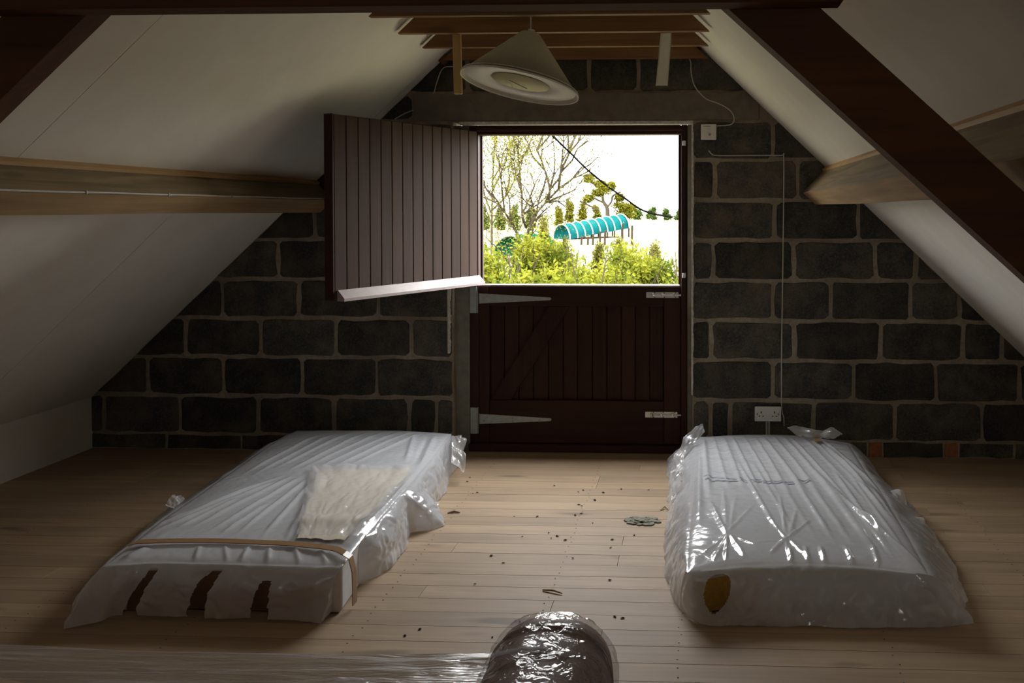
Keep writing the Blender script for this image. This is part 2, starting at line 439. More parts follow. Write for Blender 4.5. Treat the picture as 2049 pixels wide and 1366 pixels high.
# ---- knee walls and the wall behind
tag(MB().box(XL-0.15, XL, BY-0.1, WY+0.1, -0.1, zc(XL)+0.02).build('wall_left', M['plaster']), 'low white knee wall under the sloping ceiling', 'wall', kind='structure')
tag(MB().box(XR, XR+0.15, BY-0.1, WY+0.1, -0.1, zc(XR)+0.02).build('wall_right', M['plaster']), 'low white knee wall on the other side of the attic', 'wall', kind='structure')
m = MB(); wx0, wx1, wz0, wz1 = -0.95, -0.45, 1.48, 1.84
m.prism([(XL-0.1, BY, -0.1), (wx0, BY, -0.1), (wx0, BY, zc(wx0)+0.1), (XL-0.1, BY, zc(XL))], (0, -0.2, 0))
m.prism([(wx1, BY, -0.1), (XR+0.1, BY, -0.1), (XR+0.1, BY, zc(XR)), (wx1, BY, zc(wx1)+0.1)], (0, -0.2, 0))
m.prism([(wx0, BY, -0.1), (wx1, BY, -0.1), (wx1, BY, wz0), (wx0, BY, wz0)], (0, -0.2, 0))
m.prism([(wx0, BY, wz1), (wx1, BY, wz1), (wx1, BY, zc(wx1)+0.1), (XC, BY, ZR+0.1), (wx0, BY, zc(wx0)+0.1)], (0, -0.2, 0))
tag(m.build('wall_front', M['plaster']), 'plain white gable wall facing the stable door', 'wall', kind='structure')

w1_ = thing('fill_window_1', (XC, BY-0.1, wz0), 'small timber window added in the unseen rear gable for fill light', 'window', kind='structure')  # added window behind the camera, sized for soft fill light
for (a, b, c, d) in ((wx0, wx0+0.045, wz0, wz1), (wx1-0.045, wx1, wz0, wz1), (wx0+0.045, wx1-0.045, wz0, wz0+0.045), (wx0+0.045, wx1-0.045, wz1-0.045, wz1), ((wx0+wx1)/2-0.018, (wx0+wx1)/2+0.018, wz0+0.045, wz1-0.045)):
    MB().box(a, b, BY-0.13, BY-0.07, c, d, 0.003).build('fill_window_bar', M['white'], w1_)

# ---- gable wall of concrete blocks
OX0, OX1, OZ = -1.432, -0.042, 1.925
k = 0.06
m = MB(); m.prism([(XL-0.1, WY+0.004, -0.15), (OX0, WY+0.004, -0.15), (OX0, WY+0.004, OZ), (OX1, WY+0.004, OZ), (OX1, WY+0.004, -0.15), (XR+0.1, WY+0.004, -0.15),
                   (XR+0.1, WY+0.004, zc(XR)+k), (XC, WY+0.004, ZR+k), (XL-0.1, WY+0.004, zc(XL)+k)], (0, 0.21, 0))
wall = m.build('wall_back', M['mortar'])
tag(wall, 'gable wall of dark concrete blocks with pale mortar joints around the stable door', 'wall', kind='structure')

def clip(poly, f):
    out = []
    for i in range(len(poly)):
        a, b = poly[i], poly[(i+1) % len(poly)]
        fa, fb = f(a), f(b)
        if fa >= 0: out.append(a)
        if (fa >= 0) != (fb >= 0):
            t = fa/(fa-fb); out.append((a[0]+(b[0]-a[0])*t, a[1]+(b[1]-a[1])*t))
    return out
def rough_poly(poly, step=0.075, amp=0.0055):
    out = []
    for i in range(len(poly)):
        a, b = Vector(poly[i]), Vector(poly[(i+1) % len(poly)])
        L = (b-a).length; n = max(1, round(L/step)); nn = Vector((-(b-a).y, (b-a).x)).normalized() if L > 0 else Vector((0, 0))
        for k in range(n):
            t = k/n
            j = random.uniform(-amp, amp)
            out.append(a + (b-a)*t + nn*j)
    return out
def block(x0, x1, z0, z1, mat, name='block', proud=None, g=None):
    if g is None: g = random.uniform(0.009, 0.014)
    p = [(x0+g, z0+g), (x1-g, z0+g), (x1-g, z1-g), (x0+g, z1-g)]
    c = random.uniform(0.012, 0.022)   # knocked corners
    p = [(x0+g+c, z0+g), (x1-g-c, z0+g), (x1-g, z0+g+c), (x1-g, z1-g-c), (x1-g-c, z1-g), (x0+g+c, z1-g), (x0+g, z1-g-c), (x0+g, z0+g+c)] if x1-x0 > 0.1 and z1-z0 > 0.09 else p
    p = clip(p, lambda q: ZR - SL*(XC-q[0]) - q[1] - 0.001)
    p = clip(p, lambda q: ZR - SR*(q[0]-XC) - q[1] - 0.001)
    if len(p) < 3: return
    ar = 0.5*abs(sum(p[i][0]*p[(i+1) % len(p)][1] - p[(i+1) % len(p)][0]*p[i][1] for i in range(len(p))))
    if ar < 0.0006: return
    p = rough_poly(p)
    yy = WY - (proud if proud is not None else random.uniform(0.0, 0.0035))
    m = MB(); m.prism([(q[0], yy, q[1]) for q in p], (0, 0.07, 0), 0.004)
    return m.build(name, mat, wall)
def jx(*px):
    return [on_y(p, 600, WY).x for p in px]
RTJ = { # vertical joints on the door's right side, course by course (bottom z, top z)
    (0.09, 0.32): jx(1421, 1461, 1629, 1792, 1966),
    (0.32, 0.55): jx(1546, 1709, 1873, 2041),
    (0.55, 0.78): jx(1423, 1590, 1763, 1928, 2006),
    (0.78, 1.01): jx(1547, 1661, 1822, 1921),
    (1.01, 1.24): jx(1427, 1588, 1752, 1832),
    (1.24, 1.47): jx(1550, 1717),
    (1.47, 1.70): jx(1430, 1596),
    (1.70, 1.925): jx(1545,)}
LTJ = {
    (0.09, 0.32): jx(205, 357, 515, 667, 818, 872),
    (0.32, 0.55): jx(295, 445, 603, 752),
    (0.55, 0.78): jx(370, 522, 671, 822),
    (0.78, 1.01): jx(445, 598, 757),
    (1.01, 1.24): jx(557, 710, 862),
    (1.24, 1.47): jx(630, 780),
    (1.47, 1.70): jx(712, 862),
    (1.70, 1.925): jx(790,)}
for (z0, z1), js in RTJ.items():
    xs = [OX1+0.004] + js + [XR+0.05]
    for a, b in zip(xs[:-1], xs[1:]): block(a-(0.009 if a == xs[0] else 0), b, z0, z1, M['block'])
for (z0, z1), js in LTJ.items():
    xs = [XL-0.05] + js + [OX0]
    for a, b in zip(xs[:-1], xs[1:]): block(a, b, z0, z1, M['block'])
# cut course along the floor, with brick slips
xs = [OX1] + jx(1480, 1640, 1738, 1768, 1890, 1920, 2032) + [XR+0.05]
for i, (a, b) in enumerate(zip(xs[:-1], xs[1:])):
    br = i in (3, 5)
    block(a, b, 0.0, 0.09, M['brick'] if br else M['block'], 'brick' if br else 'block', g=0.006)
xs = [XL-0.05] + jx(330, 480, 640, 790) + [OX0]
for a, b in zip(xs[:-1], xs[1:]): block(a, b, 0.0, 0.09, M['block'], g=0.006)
# lintel and the blocks above it
m = MB()
lp = clip([(-1.66, 1.93), (0.34, 1.93), (0.34, 2.085), (-1.66, 2.085)], lambda q: ZR - SR*(q[0]-XC) - q[1] - 0.002)
m.prism([(q[0], WY-0.012, q[1]) for q in lp], (0, 0.08, 0), 0.004)
tag(m.build('lintel', M['lintel'], wall), 'brown stained concrete lintel over the stable door')
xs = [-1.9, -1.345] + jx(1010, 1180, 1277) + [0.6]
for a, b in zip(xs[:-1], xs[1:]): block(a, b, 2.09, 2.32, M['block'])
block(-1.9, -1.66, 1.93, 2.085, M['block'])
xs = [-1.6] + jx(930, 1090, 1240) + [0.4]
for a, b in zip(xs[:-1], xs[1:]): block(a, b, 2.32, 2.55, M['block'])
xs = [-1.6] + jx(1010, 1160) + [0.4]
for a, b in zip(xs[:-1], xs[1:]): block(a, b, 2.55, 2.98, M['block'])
# ragged pale mortar fringes along the jambs
def fringe(x, w, z0, z1, yy, name):
    m = MB(); n = int((z1-z0)/0.012); v = []; f = []
    for i in range(n+1):
        z = z0 + (z1-z0)*i/n
        a = w*(0.35 + 0.65*abs(noise.noise(Vector((x*9, z*6, 1))))*1.6 + 0.25*random.random())
        v += [(x-0.003, yy, z), (x+a, yy-0.003, z), (x+a, yy+0.012, z), (x-0.003, yy+0.012, z)]
    for i in range(n):
        for k in range(4):
            l = (k+1) % 4; f.append((i*4+k, i*4+l, (i+1)*4+l, (i+1)*4+k))
    f += [(3, 2, 1, 0), tuple(n*4+k for k in range(4))]
    m.add(v, f); return m.build(name, M['fringe'], wall)
fringe(OX1-0.002, 0.012, 0.35, 1.90, WY-0.004, 'mortar_edge')
fringe(OX0-0.03, 0.022, 0.58, 0.99, WY-0.006, 'mortar_edge')
# pale plaster bead under the lintel
MB().box(-1.39, OX1+0.005, WY-0.006, WY+0.05, 1.905, 1.927, 0.003).build('plaster_bead', M['fringe'], wall)
# rendered reveals
MB().box(OX0-0.002, OX0+0.085, WY+0.045, WY+0.2, 0, 1.905).build('reveal', M['render'], wall)
MB().box(OX1-0.028, OX1+0.002, WY+0.03, WY+0.2, 0, 1.905).build('reveal', M['render'], wall)

# ---- door frame
FY = WY + 0.05
fr = thing('trim_1', (XC, WY+0.1, 0), 'dark brown timber frame of the stable door', 'door frame', kind='structure')
FX0, FX1 = -1.352, -0.070
MB().box(FX0, -1.295, FY, FY+0.11, 0, 1.906, 0.003).build('frame_post', M['door'], fr)
MB().box(-0.108, FX1, FY-0.005, FY+0.11, 0, 1.906, 0.003).build('frame_post', M['door'], fr)
for (a, b, c, d) in ((-1.33, -1.285, 0.04, 1.853), (-0.125, -0.10, 0.04, 1.853), (-1.285, -0.125, 0.036, 0.062)):
    MB().box(a, b, FY+0.068, FY+0.10, c, d, 0.002).build('door_stop', M['door'], fr)
MB().box(-1.295, -0.108, FY, FY+0.11, 1.853, 1.906, 0.003).build('frame_head', M['doorx'], fr)
MB().box(-1.30, -0.10, FY-0.012, FY, 1.872, 1.886, 0.002).build('head_bead', M['doorx'], fr)
MB().box(FX0, FX1, FY-0.03, FY+0.12, 0.001, 0.045, 0.004).build('threshold', M['doorx'], fr)
for z in (1.80, 1.035):
    b_ = MB().box(-0.100, -0.080, FY-0.020, FY-0.004, z-0.014, z+0.014, 0.002)
    b_.box(-0.096, -0.084, FY-0.026, FY-0.019, z-0.006, z+0.006, 0.001)
    b_.build('bolt_keep', M['bolt'], fr)

# ---- lower leaf (closed)
d1 = thing('door_1', (XC, FY+0.03, 0.045), 'closed dark brown lower half of the stable door with ledges and brace', 'door', kind='structure')
LY = FY + 0.012                      # inner face of the ledges
x0, x1, z0, z1 = -1.318, -0.109, 0.046, 0.965
gx = [on_y(p, 700, LY+0.02).x for p in (981, 1009, 1038, 1067, 1097, 1127, 1155, 1185, 1214, 1243, 1271, 1300, 1328)]
for a, b in zip([x0]+gx, gx+[x1]):
    MB().box(a+0.001, b-0.001, LY+0.022, LY+0.044, z0, z1-0.004, 0.004).build('board', M['door'], d1)
sx0, sx1 = gx[0], gx[-1]
MB().box(x0-0.004, x1+0.004, LY+0.0445, LY+0.050, z0-0.004, z1-0.004).build('backing', M['door'], d1)  # added sheet that stops daylight leaking through the board gaps
MB().box(x0, sx0-0.002, LY, LY+0.0215, z0, z1, 0.003).build('stile', M['door'], d1)
MB().box(sx1+0.002, x1, LY, LY+0.0215, z0, z1, 0.003).build('stile', M['door'], d1)
zt = on_y(1150, 613, LY).z; zb = on_y(1150, 801, LY).z
MB().box(sx0-0.001, sx1+0.001, LY-0.001, LY+0.0215, zt, z1, 0.003).build('top_rail', M['doorx'], d1)
MB().box(sx0-0.001, sx1+0.001, LY-0.001, LY+0.0215, z0, zb, 0.003).build('bottom_rail', M['doorx'], d1)
p0, p1 = on_y(983, 800, LY), on_y(1098, 614, LY); q0, q1 = on_y(1022, 800, LY), on_y(1140, 614, LY)
m = MB(); m.prism([(p0.x, LY+0.001, zb), (q0.x, LY+0.001, zb), (q1.x, LY+0.001, zt), (p1.x, LY+0.001, zt)], (0, 0.02, 0), 0.003); m.build('brace', M['door'], d1)
MB().box(x0+0.005, x1-0.005, LY-0.004, LY+0.06, z1+0.0005, z1+0.012, 0.003).build('top_capping', M['drip'], d1)
def tee_hinge(py):
    zc_ = on_y(1000, py, LY).z
    h = thing('tee_hinge_tmp', (0, 0, 0), None, None)
    bpy.data.objects.remove(h)
    m = MB(); m.prism([(-1.298, LY-0.005, zc_-0.030), (-0.872, LY-0.005, zc_-0.008), (-0.866, LY-0.005, zc_), (-0.872, LY-0.005, zc_+0.008), (-1.298, LY-0.005, zc_+0.030)], (0, 0.0055, 0), 0.001)
    hs = m.build('hinge_strap', M['steel'], d1)
    m = MB().box(-1.345, -1.306, FY-0.007, FY, zc_-0.085, zc_+0.070, 0.002); m.tube([(-1.302, LY-0.006, zc_-0.085), (-1.302, LY-0.006, zc_+0.070)], 0.007, 10)
    hp = m.build('hinge_plate', M['steel'], d1)
    for (dx, dz) in ((0.05, 0.012), (0.03, -0.012), (0.20, 0.006), (0.20, -0.010), (0.36, 0.0)):
        MB().lathe([(0.0, -0.0025), (0.004, -0.002), (0.0045, 0.0)], (-1.298+dx, LY-0.005, zc_+dz), 8, Matrix.Rotation(math.radians(-90), 3, 'X')).build('screw', M['grey'], hs)
tee_hinge(597); tee_hinge(838)
def tower_bolt(pxa, pxb, py):
    a, b = on_y(pxa, py, LY), on_y(pxb, py, LY); z = a.z
    o = MB().box(a.x, b.x-0.03, LY-0.004, LY-0.001, z-0.017, z+0.017, 0.001).build('bolt_plate', M['bolt'], d1)
    MB().tube([(a.x+0.03, LY-0.010, z), (b.x+0.004, LY-0.010, z)], 0.0055, 10).build('bolt_rod', M['bolt'], o)
    MB().tube([(a.x+0.045, LY-0.010, z), (a.x+0.045, LY-0.030, z-0.006)], 0.0045, 8).build('bolt_knob', M['steel'], o)
    for t in (0.2, 0.5, 0.85):
        xx = a.x + (b.x-0.03-a.x)*t
        MB().box(xx-0.006, xx+0.006, LY-0.017, LY-0.003, z-0.011, z+0.011, 0.002).build('bolt_guide', M['bolt'], o)
        for s in (-1, 1):
            MB().lathe([(0.0, -0.0015), (0.003, -0.001), (0.0032, 0.0)], (xx+0.012, LY-0.004, z+s*0.0135), 8, Matrix.Rotation(math.radians(-90), 3, 'X')).build('screw', M['black'], o)
tower_bolt(1293, 1368, 590); tower_bolt(1291, 1366, 829)

# ---- upper leaf (swung open into the room)
HX, HY = -1.296, WY + 0.035
fa = on_y(668, 300, 4.56)
dd = Vector((fa.x - HX, fa.y - HY, 0)); LW = dd.length; dd.normalize()
nn = Vector((-dd.y, dd.x, 0)); nn = nn if nn.x > 0 else -nn
ZT, ZB = 1.872, 0.985
d2 = thing('door_2', (HX, HY, ZB), 'open brown upper half of the stable door with vertical boards and pale weather bar', 'door', kind='structure')
def LF(v): return Vector((HX, HY, 0)) + dd*v.x + nn*v.y + Vector((0, 0, v.z))
NBD = 14
for i in range(NBD):
    a = LW*i/NBD; b = LW*(i+1)/NBD
    MB().box(a+0.0012, b-0.0012, -0.020, 0.0, ZB+0.002, ZT, 0.003, LF).build('board', M['leaf'], d2)
MB().box(0.002, LW-0.002, -0.026, -0.0205, ZB+0.002, ZT-0.001, 0, LF).build('backing', M['door'], d2)
for (a, b, c, e) in ((0, 0.11, ZB, ZT), (LW-0.11, LW+0.004, ZB-0.002, ZT+0.002)):
    MB().box(a, b, -0.050, -0.0265, c, e, 0.003, LF).build('stile', M['door'], d2)
for (c, e) in ((ZB, ZB+0.14), (ZT-0.12, ZT)):
    MB().box(0.1105, LW-0.1105, -0.050, -0.0265, c, e, 0.003, LF).build('rail', M['doorx'], d2)
MB().box(LW+0.0008, LW+0.012, -0.052, 0.001, ZB-0.002, ZT+0.002, 0.002, LF).build('edge_lipping', M['door'], d2)
m = MB()
w0, w1 = -0.01, LW-0.015
prof = [(0.0005, ZB+0.045), (0.006, ZB+0.047), (0.045, ZB+0.008), (0.045, ZB-0.006), (0.0005, ZB-0.006)]
m.prism([LF(Vector((w0, p, z))) for p, z in prof], dd*(w1-w0)); m.build('weather_bar', M['drip'], d2)

# ------------------------------------------------------------------ timbers
def tie(Y, name, label, z0=2.275, z1=2.40, th=0.04, e=0.004):
    # ends cut to the slope
    def xs(z): return XC - (ZR - z)/SL + 0.028, XC + (ZR - z)/SR - 0.028
    a0, b0 = xs(z0); a1, b1 = xs(z1)
    m = MB(); m.prism([(a0, Y, z0), (b0, Y, z0), (b1, Y, z1), (a1, Y, z1)], (0, th, 0), 0.002)
    o = m.build(name, M['tie'], None, (XC, Y, z0)); o.location = (XC, Y, z0)
    return tag(o, label, 'roof tie', 'rafter ties under the ridge')
tie(5.54, 'rafter_tie', 'brown rafter tie lying tight against the block gable')
tie(5.12, 'rafter_tie', 'brown rafter tie second out from the block gable')
tie(4.70, 'rafter_tie', 'brown rafter tie third from the gable, with the pine batten nailed to it')
tie(4.28, 'rafter_tie', 'brown rafter tie carrying the pendant lamp flex')
# purlins (section: A on the ceiling, inwards by dep, down the slope by th)
def purlin(side, dx, dep, th, label):
    s = SL if side < 0 else SR
    nin = Vector((-side*s, 0, -1)).normalized(); down = Vector((side, 0, -s)).normalized()
    A = slope_pt(side, dx, BY+0.002); st = 0.028
    o = thing('roof_purlin', (A.x, 2.0, 1.2), label, 'roof beam')
    L = WY - 0.003 - A.y
    m = MB(); ny = 60; v = []; f = []
    prof = [down*0.012 + nin*0.0, down*0.012 + nin*(dep), down*(0.012+th) + nin*dep, down*(0.012+th) + nin*0.0]
    for i in range(ny+1):
        yy = L*i/ny; wob = noise.noise(Vector((side*3, yy*0.9, 0)))*0.006
        for q, p in enumerate(prof):
            v.append(A + p + Vector((0, yy, 0)) + (nin*wob if q in (1, 2) else Vector()))
    for i in range(ny):
        for q in range(3): f.append((i*4+q, i*4+q+1, (i+1)*4+q+1, (i+1)*4+q))
    f += [(0, 1, 2, 3), tuple(reversed([ny*4+q for q in range(4)]))]
    m.add(v, f); bo = m.build('beam', M['purlin'], o); bo.data.materials.append(M['purlin_lit'])
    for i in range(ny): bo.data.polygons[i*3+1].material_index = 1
    m = MB(); a = [nin*0.001, nin*0.001 + down*0.011, nin*st + down*0.011, nin*(st-0.006)]
    m.prism([A + p for p in a], (0, L, 0)); m.build('batten_strip', M['battenY'], o)
    return o, A, nin, down
oL, AL, nL, dL = purlin(-1, PDX_L, 0.150, 0.105, 'weathered purlin along the slope behind the open door leaf, cable along its edge')
oR, AR, nR, dR = purlin(1, PDX_R, 0.195, 0.10, 'weathered purlin passing above the diagonal truss rafter by the switch')
# cable clipped along the arris of the purlin
pts = []
for i in range(40):
    yy = 0.4 + (WY-0.05-0.4)*i/39
    pts.append(Vector((AL.x, yy, AL.z)) + dL*0.012 + nL*(0.150 + 0.001*math.sin(i*1.3) - 0.006) - dL*0.003)
cb = MB().tube(pts, 0.0035, 6).build('cable', M['cable'], None, pts[0])
tag(cb, 'pale cable clipped along the purlin behind the door leaf', 'cable')
for i in range(2, 39, 4):
    p = pts[i]; MB().box(p.x-0.006, p.x+0.006, p.y-0.005, p.y+0.005, p.z-0.006, p.z+0.006, 0.001).build('cable_clip', M['grey'], cb)

# truss: two rafters and a collar
TY = 1.88
tr = thing('roof_truss', (XC, TY, 1.0), 'dark stained roof truss of two diagonal rafters and a collar beam', 'roof truss')
def rafter(pa, pb, qa, qb, name='truss_rafter'):
    a, b, c, d = on_y(*pa, TY), on_y(*pb, TY), on_y(*qb, TY), on_y(*qa, TY)
    return a, b, c, d
a, b = on_y(1462, 22, TY), on_y(2049, 553, TY)          # lower edge, right rafter
u = (b-a).normalized(); nrm = Vector((u.z, 0, -u.x)); nrm = nrm if nrm.z > 0 else -nrm
hgt = 0.118
def lim(p, dirn, zend):
    return p + dirn*((zend - p.z)/dirn.z)
lo = lim(a, u, 0.75); hi = lim(a, u, 2.2)
m = MB(); m.prism([hi, lo, lo + nrm*hgt, hi + nrm*hgt], (0, 0.06, 0), 0.003); m.build('rafter', M['beam'], tr)
a, b = on_y(178, 26, TY), on_y(0, 200, TY)
u2 = (b-a).normalized(); n2 = Vector((u2.z, 0, -u2.x)); n2 = n2 if n2.z > 0 else -n2
lo = lim(a, u2, 0.75); hi = lim(a, u2, 2.2)
m = MB(); m.prism([hi, lo, lo + n2*hgt, hi + n2*hgt], (0, 0.06, 0), 0.003); m.build('rafter', M['beam'], tr)
ce = on_y(1690, 10, TY-0.07)
MB().box(-1.80, ce.x, TY-0.07, TY-0.001, on_y(1000, 24, TY).z, 2.0, 0.004).build('collar_beam', M['beam'], tr)

# pine batten hanging from the tie, and a loose white trunking offcut
a = on_y(913, 67, 4.75); bt = MB()
zt_, zb_ = 2.33, on_y(913, 188, 4.75).z
bt.box(a.x-0.019, a.x+0.021, 4.742, 4.764, zb_, zt_, 0.002, lambda p: Vector((p.x + (zt_-p.z)*0.02, p.y, p.z)))
tag(bt.build('hanging_batten', M['batten'], None, (a.x, 4.75, zb_)), 'short yellow pine batten hanging from a rafter tie beside the lampshade', 'batten')
t0, t1 = on_y(1333, 66, 5.10), on_y(1324, 171, 4.86)
m = MB(); d = (t1-t0); sx = Vector((1, 0, 0))
ww = 0.030
for (o0, o1, dpt) in ((-ww, -ww+0.005, 0.014), (ww-0.005, ww, 0.014), (-ww, ww, 0.003)):
    q = [t0 + sx*o0, t0 + sx*o1, t1 + sx*o1, t1 + sx*o0]; m.prism(q, (0, dpt, 0))
tag(m.build('hanging_strip', M['white'], None, t1), 'off-white trunking offcut hanging at a slant from a tie above the door', 'trunking')

# ------------------------------------------------------------------ pendant lamp
sc = on_y(1040, 172, 4.36)
lamp = thing('pendant_lamp', (sc.x, 4.36, sc.z), 'tilted cream coolie lampshade hanging on a flex over the stable door', 'lamp')
R = Matrix.Rotation(math.radians(10.5), 3, 'Y') @ Matrix.Rotation(math.radians(-8.5), 3, 'X')
r1, r0, hs = 0.268, 0.045, 0.245
MB().lathe([(r1, 0.0), (r0, hs), (r0-0.002, hs), (r1-0.003, 0.0005)], sc, 64, R, True).build('shade', M['shade'], lamp, smooth=True)
MB().lathe([(r1-0.002, 0.004), (r1+0.0015, 0.004), (r1+0.0015, -0.004), (r1-0.002, -0.004)], sc, 64, R, True).build('rim', M['shade_in'], lamp, smooth=True)
MB().lathe([(r1-0.003, 0.012), (0.128, 0.020), (0.128, 0.023), (r1-0.003, 0.015)], sc, 64, R, True).build('lining_ring', M['shade_in'], lamp, smooth=True)
MB().lathe([(0.0, 0.014), (0.131, 0.0155), (0.131, 0.0185), (0.0, 0.017)], sc, 48, R).build('diffuser', M['shade_core'], lamp, smooth=True)
P = lambda x, y, z: sc + R @ Vector((x, y, z))
MB().tube([P(-0.05, 0.09, 0.010), P(-0.045, -0.03, 0.010), P(0.02, 0.07, 0.010)], 0.002, 6).build('wire_carrier', M['grey'], lamp)
top = P(0, 0, hs)
MB().lathe([(0.0, 0.02), (0.016, 0.02), (0.018, -0.03), (0.0, -0.03)], top, 20, R).build('lamp_holder', M['white'], lamp)
MB().lathe([(r0-0.002, -0.002), (r0-0.002, 0.002), (0.017, 0.002), (0.017, -0.002)], top, 24, R, True).build('shade_ring', M['grey'], lamp)
MB().tube(bez([top + Vector((0, 0, 0.01)), top + Vector((0.0, -0.002, 0.08)), (top.x+0.002, 4.330, 2.30), (top.x, 4.326, 2.42)], 6), 0.0035, 8).build('flex', M['cable'], lamp)

# ------------------------------------------------------------------ switch, socket, cables
def yw(p, off=0.006): return on_y(p[0], p[1], WY-off)
a, b = on_y(1403, 249, WY-0.03), on_y(1433, 279, WY-0.03)
sw = thing('switch_box', ((a.x+b.x)/2, WY, b.z), 'square white switch box on the blocks beside the door frame', 'switch')
MB().box(a.x, b.x, WY-0.028, WY-0.002, b.z, a.z, 0.003).build('back_box', M['white'], sw)
MB().box(a.x-0.001, b.x+0.001, WY-0.035, WY-0.0285, b.z-0.001, a.z+0.001, 0.002).build('cover_plate', M['white'], sw)
cxm = (a.x+b.x)/2
MB().box(cxm-0.001, cxm+0.013, WY-0.0385, WY-0.0352, b.z+0.022, b.z+0.034, 0.001).build('rocker', M['grey'], sw)
MB().box(a.x+0.010, cxm+0.012, WY-0.0358, WY-0.0351, a.z-0.012, a.z-0.009).build('printed_line', M['grey'], sw)
a, b = on_y(1510, 813, WY-0.03), on_y(1563, 843, WY-0.03)
so = thing('double_socket', ((a.x+b.x)/2, WY, b.z), 'white double power socket low on the block wall behind the mattress', 'socket')
MB().box(a.x+0.003, b.x-0.003, WY-0.026, WY-0.002, b.z+0.003, a.z-0.003, 0.003).build('back_box', M['white'], so)
MB().box(a.x, b.x, WY-0.034, WY-0.0265, b.z, a.z, 0.003).build('face_plate', M['white'], so)
zm = (a.z+b.z)/2
for s in (0.25, 0.75):
    xx = a.x + (b.x-a.x)*s
    for (dx, dz, w, h) in ((0, 0.010, 0.003, 0.006), (-0.011, -0.012, 0.0045, 0.0025), (0.011, -0.012, 0.0045, 0.0025)):
        MB().box(xx+dx-w, xx+dx+w, WY-0.0345, WY-0.0335, zm+dz-h, zm+dz+h).build('pin_slot', M['black'], so)
    xs_ = xx + (0.022 if s > 0.5 else -0.022)
    MB().box(xs_-0.004, xs_+0.004, WY-0.0365, WY-0.0335, zm-0.006, zm+0.006, 0.001).build('rocker', M['grey'], so)
for dx in (-0.006, 0.008):
    MB().tube([((a.x+b.x)/2+dx, WY-0.012, b.z+0.004), ((a.x+b.x)/2+dx, WY-0.012, 0.004)], 0.0055, 8).build('conduit', M['cable'], so)
def cable(px, r, name, label, off=0.007):
    pts = bez([yw(p, off) for p in px], 8)
    return tag(MB().tube(pts, r, 6).build(name, M['cable'], None, pts[-1]), label, 'cable')
cable([(1090, 114), (1180, 114), (1280, 113), (1365, 113), (1381, 121), (1383, 145), (1390, 172), (1412, 197), (1440, 208), (1462, 222), (1469, 238), (1462, 249), (1434, 252)], 0.0035, 'cable',
      'thin pale cable looping down from the gable top into the switch box', 0.014)
cable([(1418, 301), (1424, 308), (1436, 311), (1500, 311), (1562, 311), (1568, 314), (1568, 400), (1566, 560), (1564, 700), (1564, 810), (1568, 835), (1569, 852)], 0.0035, 'cable',
      'thin pale cable running from under the switch straight down past the socket')
cable([(955, 138), (900, 133), (884, 140), (874, 165), (866, 190), (845, 212), (812, 226), (790, 238)], 0.003, 'cable',
      'thin pale cable drooping down the blocks under the ties by the open leaf')
a = on_y(888, 120, WY-0.04)
m = MB().box(a.x-0.018, a.x+0.018, WY-0.055, WY-0.002, a.z-0.024, a.z+0.024, 0.002, lambda p: Vector((a.x + (p.x-a.x)*0.74 + (p.z-a.z)*0.67, p.y, a.z - (p.x-a.x)*0.67 + (p.z-a.z)*0.74)))
tag(m.build('timber_offcut', M['beam'], None, (a.x, WY, a.z-0.03)), 'small dark timber offcut fixed at the top of the gable slope', 'timber')

